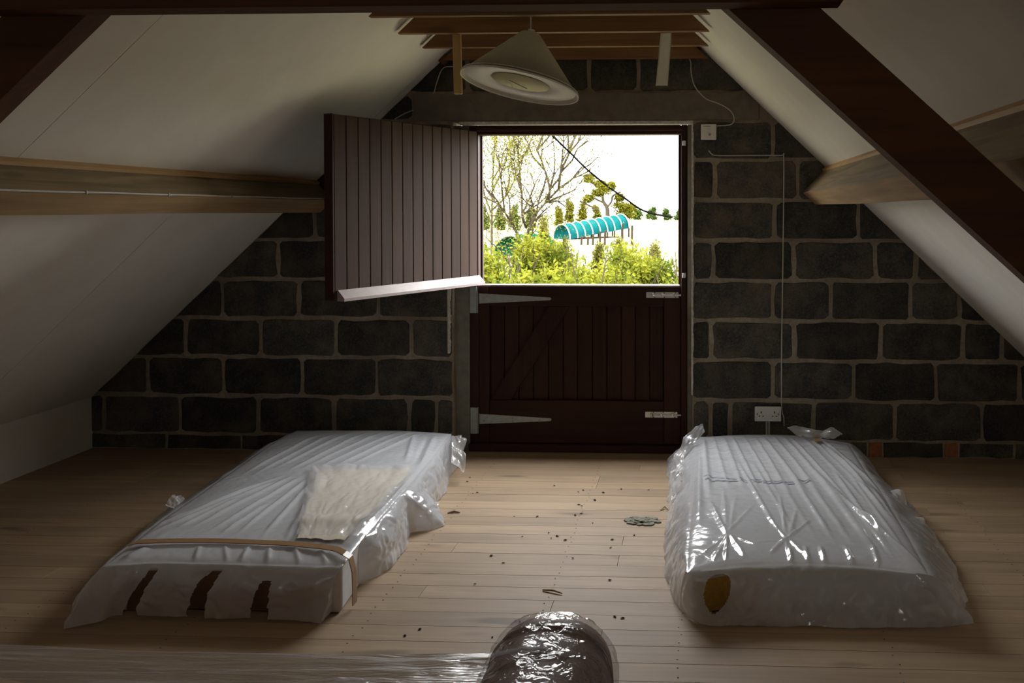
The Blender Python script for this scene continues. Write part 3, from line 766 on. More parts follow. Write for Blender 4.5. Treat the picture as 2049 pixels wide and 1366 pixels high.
# ------------------------------------------------------------------ wrapped mattresses
def resample(pts, n):
    pts = [Vector(p) for p in pts]; d = [0]
    for a, b in zip(pts[:-1], pts[1:]): d.append(d[-1] + (b-a).length)
    out = []
    for i in range(n+1):
        t = d[-1]*i/n; k = 0
        while k < len(d)-2 and d[k+1] < t: k += 1
        w = (t-d[k])/max(1e-9, d[k+1]-d[k]); out.append(pts[k].lerp(pts[k+1], w))
    return out
def smooth_line(pts, n): return resample(bez(pts, 8), n)
def segdist(p, a, b):
    ab = b-a; t = max(0.0, min(1.0, (p-a).dot(ab)/max(1e-9, ab.length_squared))); return (p-(a+ab*t)).length, t
def make_cover(h, tops, hems, folds, nu, nv, nr, crumple, offset, seed, holes=None, flat=False):
    """tops/hems: dict back,front (left to right), left,right (back to front); returns verts, faces, top index function"""
    B, Fr, Lf, Rg = [smooth_line(tops[k], n) for k, n in (('back', nu), ('front', nu), ('left', nv), ('right', nv))]
    hB, hF, hL, hR = [smooth_line(hems[k], n) for k, n in (('back', nu), ('front', nu), ('left', nv), ('right', nv))]
    def height(x, y):
        if flat: return 0.0
        p = Vector((x, y)); z = 0.0
        for (a, b, wd, am) in folds:
            if min(a.x, b.x)-0.05 > x or max(a.x, b.x)+0.05 < x or min(a.y, b.y)-0.05 > y or max(a.y, b.y)+0.05 < y: continue
            dd_, t = segdist(p, a, b)
            if dd_ < wd*3:
                env = min(1.0, t*5, (1-t)*4) if am > 0 else min(1.0, t*3, (1-t)*3)
                z += am*math.exp(-(dd_/wd)**2)*max(0, env)
        q = Vector((x*7, y*7, seed)); z += 0.0035*noise.noise(q) + 0.0022*abs(noise.noise(q*2.7))
        return z
    verts = []; faces = []
    for j in range(nv+1):
        v = j/nv
        for i in range(nu+1):
            u = i/nu
            p = B[i]*(1-v) + Fr[i]*v + Lf[j]*(1-u) + Rg[j]*u - (B[0]*((1-u)*(1-v)) + B[nu]*(u*(1-v)) + Fr[0]*((1-u)*v) + Fr[nu]*(u*v))
            edge = min(u, 1-u)*nu/6.0
            edge2 = min(v, 1-v)*nv/6.0
            e = min(1, edge, edge2)
            z = h - 0.006*(1-e)**2 + height(p.x, p.y)*(0.3+0.7*e)
            # mattress crowns slightly
            z += 0.012*(1-(2*u-1)**4)*(1-(2*v-1)**6) if not flat else 0.008*(1-(2*u-1)**4)*(1-(2*v-1)**6)
            verts.append(Vector((p.x, p.y, z + offset)))
    idx = lambda i, j: j*(nu+1)+i
    for j in range(nv):
        for i in range(nu): faces.append((idx(i, j), idx(i, j+1), idx(i+1, j+1), idx(i+1, j)))
    # perimeter, starting back-left, going along front via left
    per = []
    for j in range(nv): per.append((idx(0, j), hL[j], 'left', j/nv))
    for i in range(nu): per.append((idx(i, nv), hF[i], 'front', i/nu))
    for j in range(nv, 0, -1): per.append((idx(nu, j), hR[j], 'right', j/nv))
    for i in range(nu, 0, -1): per.append((idx(i, 0), hB[i], 'back', i/nu))
    n = len(per); ring = [p[0] for p in per]
    for r in range(1, nr+1):
        t = r/nr; a = t*math.pi/2; new = []
        for q, (ti, hp, side, s) in enumerate(per):
            T = verts[ti]; d = Vector((hp.x-T.x, hp.y-T.y, 0)); L = d.length
            dn = d/L if L > 1e-6 else Vector()
            mid = min(0.028, L)
            out = mid*(math.sin(a)**0.6) + (L-mid)*t**2.2
            z = hp.z + (T.z-hp.z)*(math.cos(a)**0.65)
            x = T.x + dn.x*out; y_ = T.y + dn.y*out
            if crumple > 0:
                pv = Vector((x*9 + seed, y_*9, z*12)); f1 = noise.noise(pv); f2 = abs(noise.noise(pv*2.3))
                am = crumple*math.sin(min(1, t*1.4)*math.pi*0.5)
                k_o = max(0.0, 0.45 + f1 + 0.7*f2); x += dn.x*am*k_o; y_ += dn.y*am*k_o
                z += 0.25*am*f1*(1-t)
                # outside the body always
            new.append(len(verts)); verts.append(Vector((x, y_, max(z, 0.0035 if t < 1 else max(0.003, hp.z)))))
        for q in range(n):
            q2 = (q+1) % n; side, s = per[q][2], per[q][3]
            if holes and any(hh(side, s, t) for hh in holes): continue
            faces.append((ring[q], new[q], new[q2], ring[q2]))
        ring = new
    return verts, faces, height
def fl(pairs, Z, wd=0.011, am=0.008):
    out = []
    for p in pairs:
        a = on_z(p[0], p[1], Z); b = on_z(p[2], p[3], Z)
        w_ = p[4] if len(p) > 4 else wd; m_ = p[5] if len(p) > 5 else am
        out.append((Vector((a.x, a.y)), Vector((b.x, b.y)), w_, m_))
    return out
def px_line(pts, Z): return [on_z(x, y, Z) for x, y in pts]
def offs(pts, dx, dy, z=0.004): return [Vector((p.x+dx, p.y+dy, z)) for p in pts]

# -- left mattress
hL_ = 0.178
tl = {'back': px_line([(594, 860), (700, 859), (800, 860), (902, 866)], hL_),
      'front': px_line([(212, 1126), (320, 1122), (450, 1124), (570, 1127), (686, 1129)], hL_),
      'left': px_line([(594, 860), (540, 888), (470, 937), (390, 993), (330, 1034), (265, 1085), (212, 1126)], hL_),
      'right': px_line([(902, 866), (872, 905), (832, 952), (765, 1030), (712, 1095), (686, 1129)], hL_)}
hb = offs(tl['back'], 0, 0.05)
hl = offs(tl['left'], -0.05, 0)
hf = px_line([(133, 1256), (205, 1246), (268, 1212), (330, 1222), (385, 1222), (440, 1222), (500, 1224), (560, 1240), (652, 1243)], 0.004)
hr = px_line([(936, 892), (928, 922), (902, 948), (888, 985), (862, 1018), (884, 1042), (862, 1058), (822, 1064), (806, 1098), (764, 1142), (700, 1180), (672, 1215), (652, 1243)], 0.004)
hl = px_line([(560, 885), (500, 925), (430, 978), (345, 1030), (300, 1060), (240, 1120), (180, 1180), (133, 1256)], 0.004)
hl[0] = Vector((hb[0].x-0.03, hb[0].y, 0.004)); hb[0] = hl[0].copy(); hr[0] = Vector((hr[0].x, hb[-1].y-0.02, 0.004)); hb[-1] = hr[0].copy(); hf[0] = hl[-1].copy(); hf[-1] = hr[-1].copy()
for q in hl[1:-2]:
    tx = min(tl['left'], key=lambda p: abs(p.y-q.y)); q.x = min(q.x, tx.x-0.035)
for i in range(1, len(hf)-1):
    hf[i].y = min(hf[i].y, 3.258); hf[i].z = 0.012
folds_l = fl([(800, 864, 620, 948), (770, 864, 600, 945), (735, 866, 575, 948), (705, 866, 545, 945), (672, 868, 500, 958), (640, 870, 480, 955),
              (820, 866, 655, 945), (845, 868, 700, 935), (600, 960, 420, 1068), (615, 962, 470, 1078), (590, 955, 380, 1062), (570, 955, 330, 1050),
              (630, 962, 520, 1085), (645, 958, 570, 1088), (560, 965, 300, 1068), (520, 975, 290, 1060), (830, 868, 812, 930, .014, .010), (870, 872, 840, 940, .014, .010),
              (858, 870, 828, 935, .012, -.008), (825, 958, 720, 1070, .013, .014), (800, 965, 705, 1080, .011, .010), (830, 965, 740, 1060, .010, .012),
              (780, 970, 690, 1090, .010, .008), (480, 1000, 350, 1062, .010, .008), (540, 1010, 440, 1075), (500, 1095, 480, 1125, .01, .008), (540, 1098, 535, 1128, .01, .008),
              (450, 1095, 455, 1125, .008, .006), (590, 1098, 600, 1130, .009, .007), (640, 1102, 655, 1130, .009, .008), (300, 1098, 240, 1122, .014, .01), (400, 1096, 390, 1122, .009, .006)], hL_)
def gaps_l(side, s, t):
    if side != 'front': return False
    for (c, w, top) in ((0.235, 0.030, 0.30), (0.50, 0.042, 0.32), (0.745, 0.038, 0.55)):
        if t > top and abs(s-c) < w*(0.45 + 0.55*(t-top)/(1-top)): return True
    return False
ml = thing('wrapped_mattress', (tl['front'][2].x, 4.2, 0), 'plastic-wrapped mattress bound with brown tape near its end, beside the open door leaf', 'mattress')
def inset_outline(d, k):
    c = sum((p for s in d.values() for p in s), Vector())/sum(len(s) for s in d.values())
    return {s: [Vector((c.x+(p.x-c.x)*k, c.y+(p.y-c.y)*(1-(1-k)*0.45), p.z)) for p in d[s]] for s in d}
bt_ = inset_outline(tl, 0.965)
bh = {s: [Vector((p.x, p.y, 0.004)) for p in bt_[s]] for s in bt_}
v, f, _ = make_cover(hL_-0.022, bt_, bh, [], 24, 40, 6, 0, 0, 1, flat=True)
mk('mattress', v, f, M['mattress'], ml, smooth=True)
hems_l = {'back': hb, 'front': hf, 'left': hl, 'right': hr}
v, f, hgt_l = make_cover(hL_, tl, hems_l, folds_l, 200, 250, 60, 0.020, 0.0, 3.7, [gaps_l])
mk('polythene_cover', v, f, M['film_l'], ml, smooth=True)
# brown card behind the torn front lobes
cl_ = smooth_line(bt_['front'], 16)[1:-1]
m = MB(); v = []; f = []
for p in cl_: v += [(p.x, p.y-0.003, 0.006), (p.x, p.y-0.003, 0.140), (p.x, p.y+0.001, 0.140), (p.x, p.y+0.001, 0.006)]
for i in range(len(cl_)-1):
    for k in range(4): l = (k+1) % 4; f.append((i*4+k, i*4+l, (i+1)*4+l, (i+1)*4+k))
mk('cardboard_end', v, f, M['card'], ml)
# brown tape round the mattress
tp = smooth_line(px_line([(262, 1092), (290, 1087), (400, 1085), (520, 1088), (610, 1094), (668, 1101), (690, 1110)], hL_+0.012), 60)
v = []; f = []
for i, p in enumerate(tp):
    z = hL_ + 0.020 + hgt_l(p.x, p.y)*0.5
    v += [(p.x, p.y-0.020, z), (p.x, p.y+0.020, z+0.001), (p.x, p.y+0.020, z-0.002), (p.x, p.y-0.020, z-0.003)]
e0, e1 = Vector(v[0]), Vector(v[-4])
for k_, (dx, dz) in enumerate(((0.022, -0.012), (0.034, -0.06), (0.036, -0.12), (0.036, -0.18))):
    q = tp[-1]; z = hL_ + 0.018 + dz
    v += [(q.x+dx, q.y-0.020, z), (q.x+dx, q.y+0.020, z), (q.x+dx-0.003, q.y+0.020, z-0.001), (q.x+dx-0.003, q.y-0.020, z-0.001)]
n = len(v)//4
for i in range(n-1):
    for k in range(4):
        l = (k+1) % 4; f.append((i*4+k, i*4+l, (i+1)*4+l, (i+1)*4+k))
mk('brown_tape', v, f, M['tape'], ml, smooth=False)
# cream cloth and clear flap over the torn opening
def patch(corner_px, Z, nu, nv, name, mat, parent, amp, sc_, lift, seed, roll=0.0, hfun=None):
    c = [on_z(x, y, Z) for x, y in corner_px]
    v = []; f = []
    for j in range(nv+1):
        for i in range(nu+1):
            u, w = i/nu, j/nv
            p = c[0]*((1-u)*(1-w)) + c[1]*(u*(1-w)) + c[2]*(u*w) + c[3]*((1-u)*w)
            p = p + Vector((noise.noise(Vector((u*4, w*4, seed)))*0.012, noise.noise(Vector((u*4, w*4, seed+5)))*0.012, 0))
            z = Z + lift + (hfun(p.x, p.y)*0.6 if hfun else 0) + amp*(abs(noise.noise(Vector((u*sc_, w*sc_*0.7, seed))))*1.6 + 0.6*abs(noise.noise(Vector((u*sc_*2.3, w*sc_*2, seed)))))
            z += roll*math.exp(-((w-0.80)/0.05)**2) + roll*0.7*math.exp(-((w-0.03)/0.04)**2)
            v.append((p.x, p.y, z))
    for j in range(nv):
        for i in range(nu):
            k = j*(nu+1)+i; f.append((k, k+nu+1, k+nu+2, k+1))
    return mk(name, v, f, mat, parent, smooth=True)
patch([(638, 948), (822, 948), (690, 1088), (594, 1084)], hL_, 40, 50, 'cream_lining', M['cream'], ml, 0.005, 3, 0.014, 2.0, 0.014)
patch([(622, 943), (832, 945), (715, 1088), (592, 1088)], hL_, 70, 80, 'clear_flap', M['film_c'], ml, 0.010, 5, 0.026, 4.0, 0.012)

# -- right mattress
hR_ = 0.165
tr_ = {'back': px_line([(1398, 872), (1500, 868), (1600, 870), (1696, 884)], hR_),
       'front': px_line([(1376, 1140), (1470, 1128), (1580, 1124), (1720, 1130), (1858, 1148)], hR_),
       'left': px_line([(1398, 872), (1392, 910), (1388, 960), (1384, 1020), (1378, 1085), (1376, 1143)], hR_),
       'right': px_line([(1696, 884), (1735, 945), (1768, 990), (1800, 1045), (1836, 1105), (1858, 1148)], hR_)}
hb = offs(tr_['back'], 0, 0.06)
hl = px_line([(1345, 905), (1338, 940), (1342, 985), (1338, 1040), (1335, 1100), (1340, 1165), (1364, 1222)], 0.004)
hr = px_line([(1740, 930), (1775, 985), (1810, 1010), (1845, 1045), (1880, 1098), (1915, 1160), (1938, 1246)], 0.004)
hf = px_line([(1364, 1222), (1400, 1243), (1450, 1248), (1600, 1250), (1760, 1253), (1870, 1253), (1938, 1246)], 0.004)
hl[0] = Vector((hl[1].x, hb[0].y, 0.004)); hb[0] = hl[0].copy(); hr[0] = Vector((hr[0].x, hb[-1].y, 0.004)); hb[-1] = hr[0].copy()
for q in hl[1:-1]:
    tx = min(tr_['left'], key=lambda p: abs(p.y-q.y)); q.x = min(q.x, tx.x-0.06)
pairs = []
for i in range(12):
    pairs.append((1428+i*19+random.uniform(-4, 4), 872, 1452+i*33+random.uniform(-8, 8), 985+i*4, random.uniform(.008, .013), random.uniform(.005, .010)))
for i in range(9):
    pairs.append((1480+i*30+random.uniform(-6, 6), 925+i*3, 1560+i*38, 1075+i*7, random.uniform(.008, .013), random.uniform(.004, .009)))
for i in range(7):
    pairs.append((1640+i*13, 950+i*14, 1760+i*18, 1115+i*6, random.uniform(.008, .012), random.uniform(.006, .011)))
for (ex, ey) in ((1400, 1110), (1425, 1125), (1455, 1128), (1490, 1124), (1525, 1108), (1415, 1000), (1445, 985), (1475, 1000), (1505, 1010)):
    pairs.append((1455+random.uniform(-4, 4), 1076+random.uniform(-5, 5), ex+random.uniform(-6, 6), ey+random.uniform(-14, 6), random.uniform(.006, .010), random.uniform(.003, .008)))
for (ex, ey) in ((1535, 1118), (1575, 1122), (1610, 1120), (1530, 1030), (1555, 1000), (1600, 1020), (1625, 1050), (1515, 1085)):
    pairs.append((1576+random.uniform(-4, 4), 1082+random.uniform(-5, 5), ex+random.uniform(-6, 6), ey+random.uniform(-14, 6), random.uniform(.006, .010), random.uniform(.003, .007)))
for (a_, b_) in ((1690, 1712), (1640, 1655), (1745, 1760), (1580, 1585), (1610, 1622)):
    pairs.append((a_, 1095, b_, 1136, .009, .009))
pairs += [(1408, 876, 1420, 1000, .014, .014), (1400, 900, 1398, 1060, .016, .012), (1640, 886, 1760, 1000, .012, .012), (1655, 890, 1800, 1060, .012, .010)]
folds_r = fl(pairs, hR_)
def tear_r(side, s, t):
    return side == 'front' and ((s-0.150)/0.050)**2 + ((t-0.62)/0.32)**2 < 1
mr_ = thing('wrapped_mattress', (tr_['front'][2].x, 4.2, 0), 'plastic-wrapped mattress with a torn corner showing yellow foam, below the power socket', 'mattress')
bt_ = inset_outline(tr_, 0.965)
bh = {s: [Vector((p.x, p.y, 0.004)) for p in bt_[s]] for s in bt_}
v, f, _ = make_cover(hR_-0.022, bt_, bh, [], 24, 40, 6, 0, 0, 1, flat=True)
mk('mattress', v, f, M['mattress'], mr_, smooth=True)
hems_r = {'back': hb, 'front': hf, 'left': hl, 'right': hr}
v, f, hgt_r = make_cover(hR_, tr_, hems_r, folds_r, 220, 250, 64, 0.017, 0.0, 9.1, [tear_r])
mk('polythene_cover', v, f, M['film_r'], mr_, smooth=True)
# mustard foam seen through the tear
cl_ = smooth_line(bt_['front'], 40)[1:13]; v = []; f = []
for p in cl_: v += [(p.x, p.y-0.004, 0.006), (p.x, p.y-0.004, 0.138), (p.x, p.y+0.001, 0.138), (p.x, p.y+0.001, 0.006)]
for i in range(len(cl_)-1):
    for k in range(4): l = (k+1) % 4; f.append((i*4+k, i*4+l, (i+1)*4+l, (i+1)*4+k))
f += [(0, 1, 2, 3), tuple(reversed(range(len(v)-4, len(v))))]
mk('foam_core', v, f, M['foam'], mr_)
# printed dashes across the wrap
for i in range(9):
    a = on_z(1408+i*23.5+random.uniform(-3, 3), 955+i*1.1+random.uniform(-2, 2), hR_+0.02); b = on_z(1408+i*23.5+random.uniform(13, 24), 956+i*1.1+random.uniform(-3, 3), hR_+0.02)
    v = []
    for k in range(5):
        p = a.lerp(b, k/4); z = hR_ + 0.019 + hgt_r(p.x, p.y)
        for dy in (-0.010, 0.010): v.append((p.x, p.y+dy*random.uniform(0.5, 1.2), z))
    f = [(k*2, k*2+2, k*2+3, k*2+1) for k in range(4)]
    mk('printed_dash', v, f, M['ink'], mr_)
# loose rear tuft and brown tape scrap
def ruffle(p0, p1, out, amp, waves, name, mat, parent, seed, nu=36, nw=16):
    """crumpled free edge of polythene: gathered along p0-p1, fanning out along `out`"""
    p0, p1, out = Vector(p0), Vector(p1), Vector(out); ax = (p1-p0).normalized(); nrm = ax.cross(out).normalized()
    v = []; f = []
    for i in range(nu+1):
        u = i/nu
        for j in range(nw+1):
            w = j/nw
            L = 0.65 + 0.45*noise.noise(Vector((u*3, seed, 0))) + 0.25*math.sin(u*math.pi)
            p = p0.lerp(p1, 0.5+(u-0.5)*(1+0.5*w)) + out*(w*L)
            p += nrm*(amp*w*(math.sin(u*waves*6.283 + seed) + 0.8*noise.noise(Vector((u*7, w*3, seed)))))
            p += Vector((0, 0, 1))*(0.35*amp*noise.noise(Vector((u*9, w*6, seed+3))))
            p.z = max(p.z, 0.004)
            v.append(p)
    for i in range(nu):
        for j in range(nw): k = i*(nw+1)+j; f.append((k, k+nw+1, k+nw+2, k+1))
    return mk(name, v, f, mat, parent, smooth=True)
Q = lambda x, y, Y: on_y(x, y, Y)
ruffle(Q(1595, 872, 5.28), Q(1668, 878, 5.22), (0.0, 0.03, 0.05), 0.018, 2.5, 'loose_polythene', M['film_c'], mr_, 1.0)
ruffle(Q(1410, 864, 5.22), Q(1372, 905, 5.12), (-0.05, 0.02, 0.035), 0.02, 2, 'loose_polythene', M['film_r'], mr_, 2.0)
ruffle(Q(1372, 900, 5.1), Q(1362, 950, 4.9), (-0.06, 0.0, -0.03), 0.02, 2, 'loose_polythene', M['film_c'], mr_, 8.0)
ruffle(Q(1368, 950, 4.6), Q(1362, 1010, 4.5), (-0.055, -0.02, 0.0), 0.025, 1.5, 'loose_polythene', M['film_c'], mr_, 3.0)
ruffle(Q(1762, 985, 4.5), Q(1830, 1075, 4.1), (0.10, 0.0, -0.02), 0.03, 2.5, 'loose_polythene', M['film_c'], mr_, 5.0)
p = on_z(1635, 880, hR_+0.02); MB().box(p.x-0.018, p.x+0.018, p.y-0.05, p.y+0.03, hR_+0.022, hR_+0.025).build('brown_tape', M['tape'], mr_)
ruffle(Q(905, 872, 5.25), Q(903, 925, 5.0), (0.085, 0.0, -0.02), 0.025, 2.5, 'loose_polythene', M['film_c'], ml, 4.0)
ruffle(Q(850, 1005, 4.5), Q(828, 1058, 4.3), (0.095, -0.01, -0.04), 0.022, 2.0, 'loose_polythene', M['film_c'], ml, 6.0)
ruffle(Q(372, 1000, 4.2), Q(350, 1018, 4.1), (-0.05, 0.0, 0.03), 0.012, 1.5, 'loose_polythene', M['film_c'], ml, 7.0)

# ------------------------------------------------------------------ wrapped leather sofa in the foreground
AY = 1.90
ar0, ar1 = on_y(985, 1340, AY), on_y(1236, 1366, AY)
at = on_y(1095, 1256, AY-0.06)
sofa = thing('wrapped_sofa', (-1.0, 1.5, 0), 'brown leather sofa wrapped in clear stretch film with its rounded arm showing', 'sofa')
def arm(xa, xb, ytop, ztop, name):
    cx_, hw = (xa+xb)/2, (xb-xa)/2
    v = []; f = []; n = 28
    prof = []
    for i in range(n+1):
        w = math.pi*i/n
        prof.append((cx_ - hw*math.cos(w)*(1.0 if True else 1), ztop - 0.115 + 0.115*math.sin(w)**0.75))
    prof = [(xa, 0.03)] + [(xa, 0.2)] + prof + [(xb, 0.2), (xb, 0.03)]
    ys = [(AY, 0.90), (AY-0.004, 0.97), (AY-0.03, 1.0), (AY-0.25, 1.0), (AY-0.55, 1.0), (AY-0.85, 1.0)]
    for (yy, k) in ys:
        for (x, z) in prof:
            v.append((cx_+(x-cx_)*k, yy, 0.03+(z-0.03)*(0.985 if k < 0.95 else 1)))
    m_ = len(prof)
    for j in range(len(ys)-1):
        for i in range(m_-1): f.append((j*m_+i, (j+1)*m_+i, (j+1)*m_+i+1, j*m_+i+1))
    f.append(tuple(range(m_))); f.append(tuple(reversed(range((len(ys)-1)*m_, len(ys)*m_))))
    return mk(name, v, f, M['leather'], sofa, smooth=True), prof, ys
XA, XB = ar0.x+0.004, ar1.x-0.006
arm_o, prof, ys = arm(XA, XB, AY, at.z, 'arm')
# piping along the front of the arm
pp = [Vector(((XA+XB)/2+(x-(XA+XB)/2)*0.985, AY-0.055, z*0.995+0.004)) for x, z in prof[2:-2]]
MB().tube(pp, 0.005, 6).build('piping', M['leather'], arm_o)
XL2 = XA - 1.75
arm(XL2-(XB-XA), XL2, AY, at.z, 'arm')
MB().box(XL2+0.002, XA-0.002, 1.10, AY-0.10, 0.06, 0.36, 0.03).build('seat_base', M['leather'], sofa)
for i in range(2):
    w_ = (XA-XL2)/2
    MB().box(XL2+0.006+w_*i, XL2-0.006+w_*(i+1), 1.16, AY-0.06, 0.362, 0.44, 0.03).build('seat_cushion', M['leather'], sofa)
MB().box(XL2-(XB-XA), XB, 0.82, 1.045, 0.06, 0.80, 0.05).build('backrest', M['leather'], sofa)
for fx in (XL2-0.15, XB-0.06):
    for fy in (0.9, AY-0.12):
        MB().lathe([(0.0, 0.0), (0.022, 0.0), (0.028, 0.06), (0.0, 0.06)], (fx, fy, 0.0), 12).build('foot', M['black'], sofa)
# crinkled film over the arm
v = []; f = []; nI, nJ = 90, 60; cx_, hw = (XA+XB)/2, (XB-XA)/2
pf = resample([Vector((x, 0, z)) for x, z in prof[1:-1]], nI)
for j in range(nJ+1):
    yy = AY + 0.010 - 0.60*j/nJ
    for i in range(nI+1):
        p = pf[i]; n_ = Vector((p.x-cx_, 0, (p.z-(at.z-0.13))*1.2)); n_ = n_.normalized() if n_.length > 0 else Vector((0, 0, 1))
        am = 0.005 + 0.005*abs(noise.noise(Vector((p.x*20, yy*12, p.z*20)))) + 0.006*abs(noise.noise(Vector((p.x*45, yy*34, p.z*45))))
        k = 0.93 if j == 0 else 1.0
        v.append((cx_+(p.x-cx_)*k + n_.x*am, yy, p.z*(0.985 if j == 0 else 1) + n_.z*am))
for j in range(nJ):
    for i in range(nI): k = j*(nI+1)+i; f.append((k, k+nI+1, k+nI+2, k+1))
f.append(tuple(range(nI+1)))
mk('stretch_film', v, f, M['stretch_arm'], sofa, smooth=True)
sm = [on_y(x, y_, AY-0.16 if 1000 < x < 1160 else AY-0.14) for x, y_ in ((985, 1318), (1010, 1311), (1050, 1305), (1090, 1307), (1130, 1318), (1165, 1335))]
sm = [Vector((p.x, p.y, p.z+0.006)) for p in sm]
MB().tube(bez(sm, 6), 0.004, 6).build('film_edge', M['film_r'], sofa)
# film band stretched between the arms
v = []; f = []; nI, nJ = 170, 40
lA = on_y(0, 1296, AY); lB = on_y(0, 1344, AY)
for i in range(nI+1):
    u = i/nI
    x = (XA+0.012) + ((XL2-0.002) - (XA+0.012))*u
    # far edge taut between the arm fronts; the sheet lies almost flat and widens towards the arm
    ztp = lA.z + 0.012*(1-u)**8
    wid = 0.085 + 0.55*(1-u)**4
    for j in range(nJ+1):
        w = j/nJ
        yy = AY + 0.006 - wid*w
        z = ztp - 0.012*w + 0.006*noise.noise(Vector((x*1.5, yy*45, 3))) + 0.004*noise.noise(Vector((x*4, yy*110, 1)))
        v.append((x, yy, z))
for i in range(nI):
    for j in range(nJ): k = i*(nJ+1)+j; f.append((k, k+nJ+1, k+nJ+2, k+1)) # noqa
mk('stretch_film_band', v, f, M['stretch'], sofa, smooth=True)

# ------------------------------------------------------------------ things lying on the floor
p = on_z(1285, 1043, 0)
m = MB()
for i in range(46):
    a = random.uniform(0, 6.283); r = math.sqrt(random.random()); x = p.x + 0.075*r*math.cos(a); y_ = p.y + 0.062*r*math.sin(a)
    s = random.uniform(0.012, 0.028); z = 0.0008 + (1-r)*0.006*random.random()
    q = [(x + s*random.uniform(.6, 1.1)*math.cos(w*1.2566+a), y_ + s*random.uniform(.4, .8)*math.sin(w*1.2566+a), z) for w in range(5)]
    m.prism([(c_[0], c_[1], c_[2]+0.004) for c_ in q], (0, 0, -0.004))
tag(m.build('flaky_patch', M['lichen'], None, (p.x, p.y, 0)), 'patch of grey-green crumbled flakes on the boards beside the foam mattress', 'debris')
m = MB().tube([on_z(1086, 1180, 0.003), on_z(1108, 1181, 0.007), on_z(1125, 1187, 0.004)], [0.0035, 0.004, 0.0025], 6)
tag(m.build('straw_stalk', M['straw'], None, on_z(1105, 1182, 0)), 'pale bent stalk of straw on the bare floorboards', 'straw')
m = MB().tube([on_z(1322, 1020, 0.003), on_z(1330, 1013, 0.008), on_z(1338, 1019, 0.004)], [0.003, 0.004, 0.003], 6)
tag(m.build('wood_sliver', M['straw'], None, on_z(1330, 1017, 0)), 'pale wood sliver against the side of the foam mattress', 'splinter')
p = on_z(908, 1024, 0)
m = MB().tube([on_z(896, 1026, 0.003), on_z(908, 1023, 0.005), on_z(920, 1025, 0.003)], [0.003, 0.005, 0.003], 6)
tag(m.build('dead_leaf', M['card'], None, p), 'small brown dead leaf on the boards near the taped mattress', 'leaf')
crumbs = [(955, 985), (946, 987), (935, 963), (1157, 984), (1190, 1000), (1164, 1012), (1158, 1009), (1151, 1030), (1163, 1027), (1186, 1046), (1098, 1065), (1115, 1072), (1103, 1076), (1222, 1095), (1146, 1116), (983, 1111),
          (950, 1168), (1220, 1160), (1243, 978), (1298, 980), (1207, 985), (1045, 1073), (1029, 1033), (1075, 1033), (1131, 1080), (1225, 1079), (810, 1271), (985, 1274), (840, 1258), (1230, 1233), (1246, 1236),
          (1089, 1252), (1205, 1293), (1109, 971), (1167, 980), (1269, 1070), (1007, 1126), (940, 955), (1040, 1243), (1213, 1293)]
base = None
for i, (cx0, cy0) in enumerate(crumbs):
    p = on_z(cx0, cy0, 0.002)
    if base is None or i == 31:
        m = MB(); s = 0.0065 if i != 31 else 0.013
        v = [(s*x*1.4, s*y_, s*z*0.6) for x, y_, z in ((1, 0, 0), (0.3, 0.9, 0.1), (-0.8, 0.5, -0.1), (-0.9, -0.5, 0.1), (0.2, -0.8, 0), (0.1, 0, 1), (0, 0, -0.4))]
        f = [(0, 1, 5), (1, 2, 5), (2, 3, 5), (3, 4, 5), (4, 0, 5), (1, 0, 6), (2, 1, 6), (3, 2, 6), (4, 3, 6), (0, 4, 6)]
        o = mk('dirt_crumb', v, f, M['crumb'])
        if i == 31: o.location = (p.x, p.y, 0.004); tag(o, 'largest dark crumb, on the boards by the sofa arm', 'crumb'); continue
        base = o
    else:
        o = base.copy(); C.objects.link(o)
    o.location = (p.x, p.y, 0.0022); o.rotation_euler = (0, 0, random.uniform(0, 6)); s = random.uniform(0.55, 1.15); o.scale = (s, s, s)
    tag(o, 'tiny dark crumb of dirt scattered on the floorboards', 'crumb', 'dirt crumbs on the boards')

# ------------------------------------------------------------------ outside
def gz(yy):
    T = ((5.7, -2.3), (12, -2.0), (18, -1.5), (25, -0.35), (35, -0.15), (45, -0.02), (60, 0.22), (80, 0.50), (110, 0.75), (160, 0.2))
    for (a, za), (b, zb_2) in zip(T[:-1], T[1:]):
        if yy <= b:
            t = max(0, (yy-a)/(b-a)); return za + (zb_2-za)*t
    return T[-1][1]
v = []; f = []; ny_, nx_ = 70, 60
for j in range(ny_+1):
    yy = 5.9 + 150*(j/ny_)**1.8
    for i in range(nx_+1):
        x = -90 + 180*i/nx_
        v.append((x, yy, gz(yy) + 0.25*noise.noise(Vector((x*0.08, yy*0.08, 0)))*min(1, yy/40)))
for j in range(ny_):
    for i in range(nx_): k = j*(nx_+1)+i; f.append((k, k+1, k+nx_+2, k+nx_+1))
tag(mk('ground', v, f, M['grass'], smooth=True), 'pale meadow rising to a low crest beyond the hedge', 'field', kind='structure')

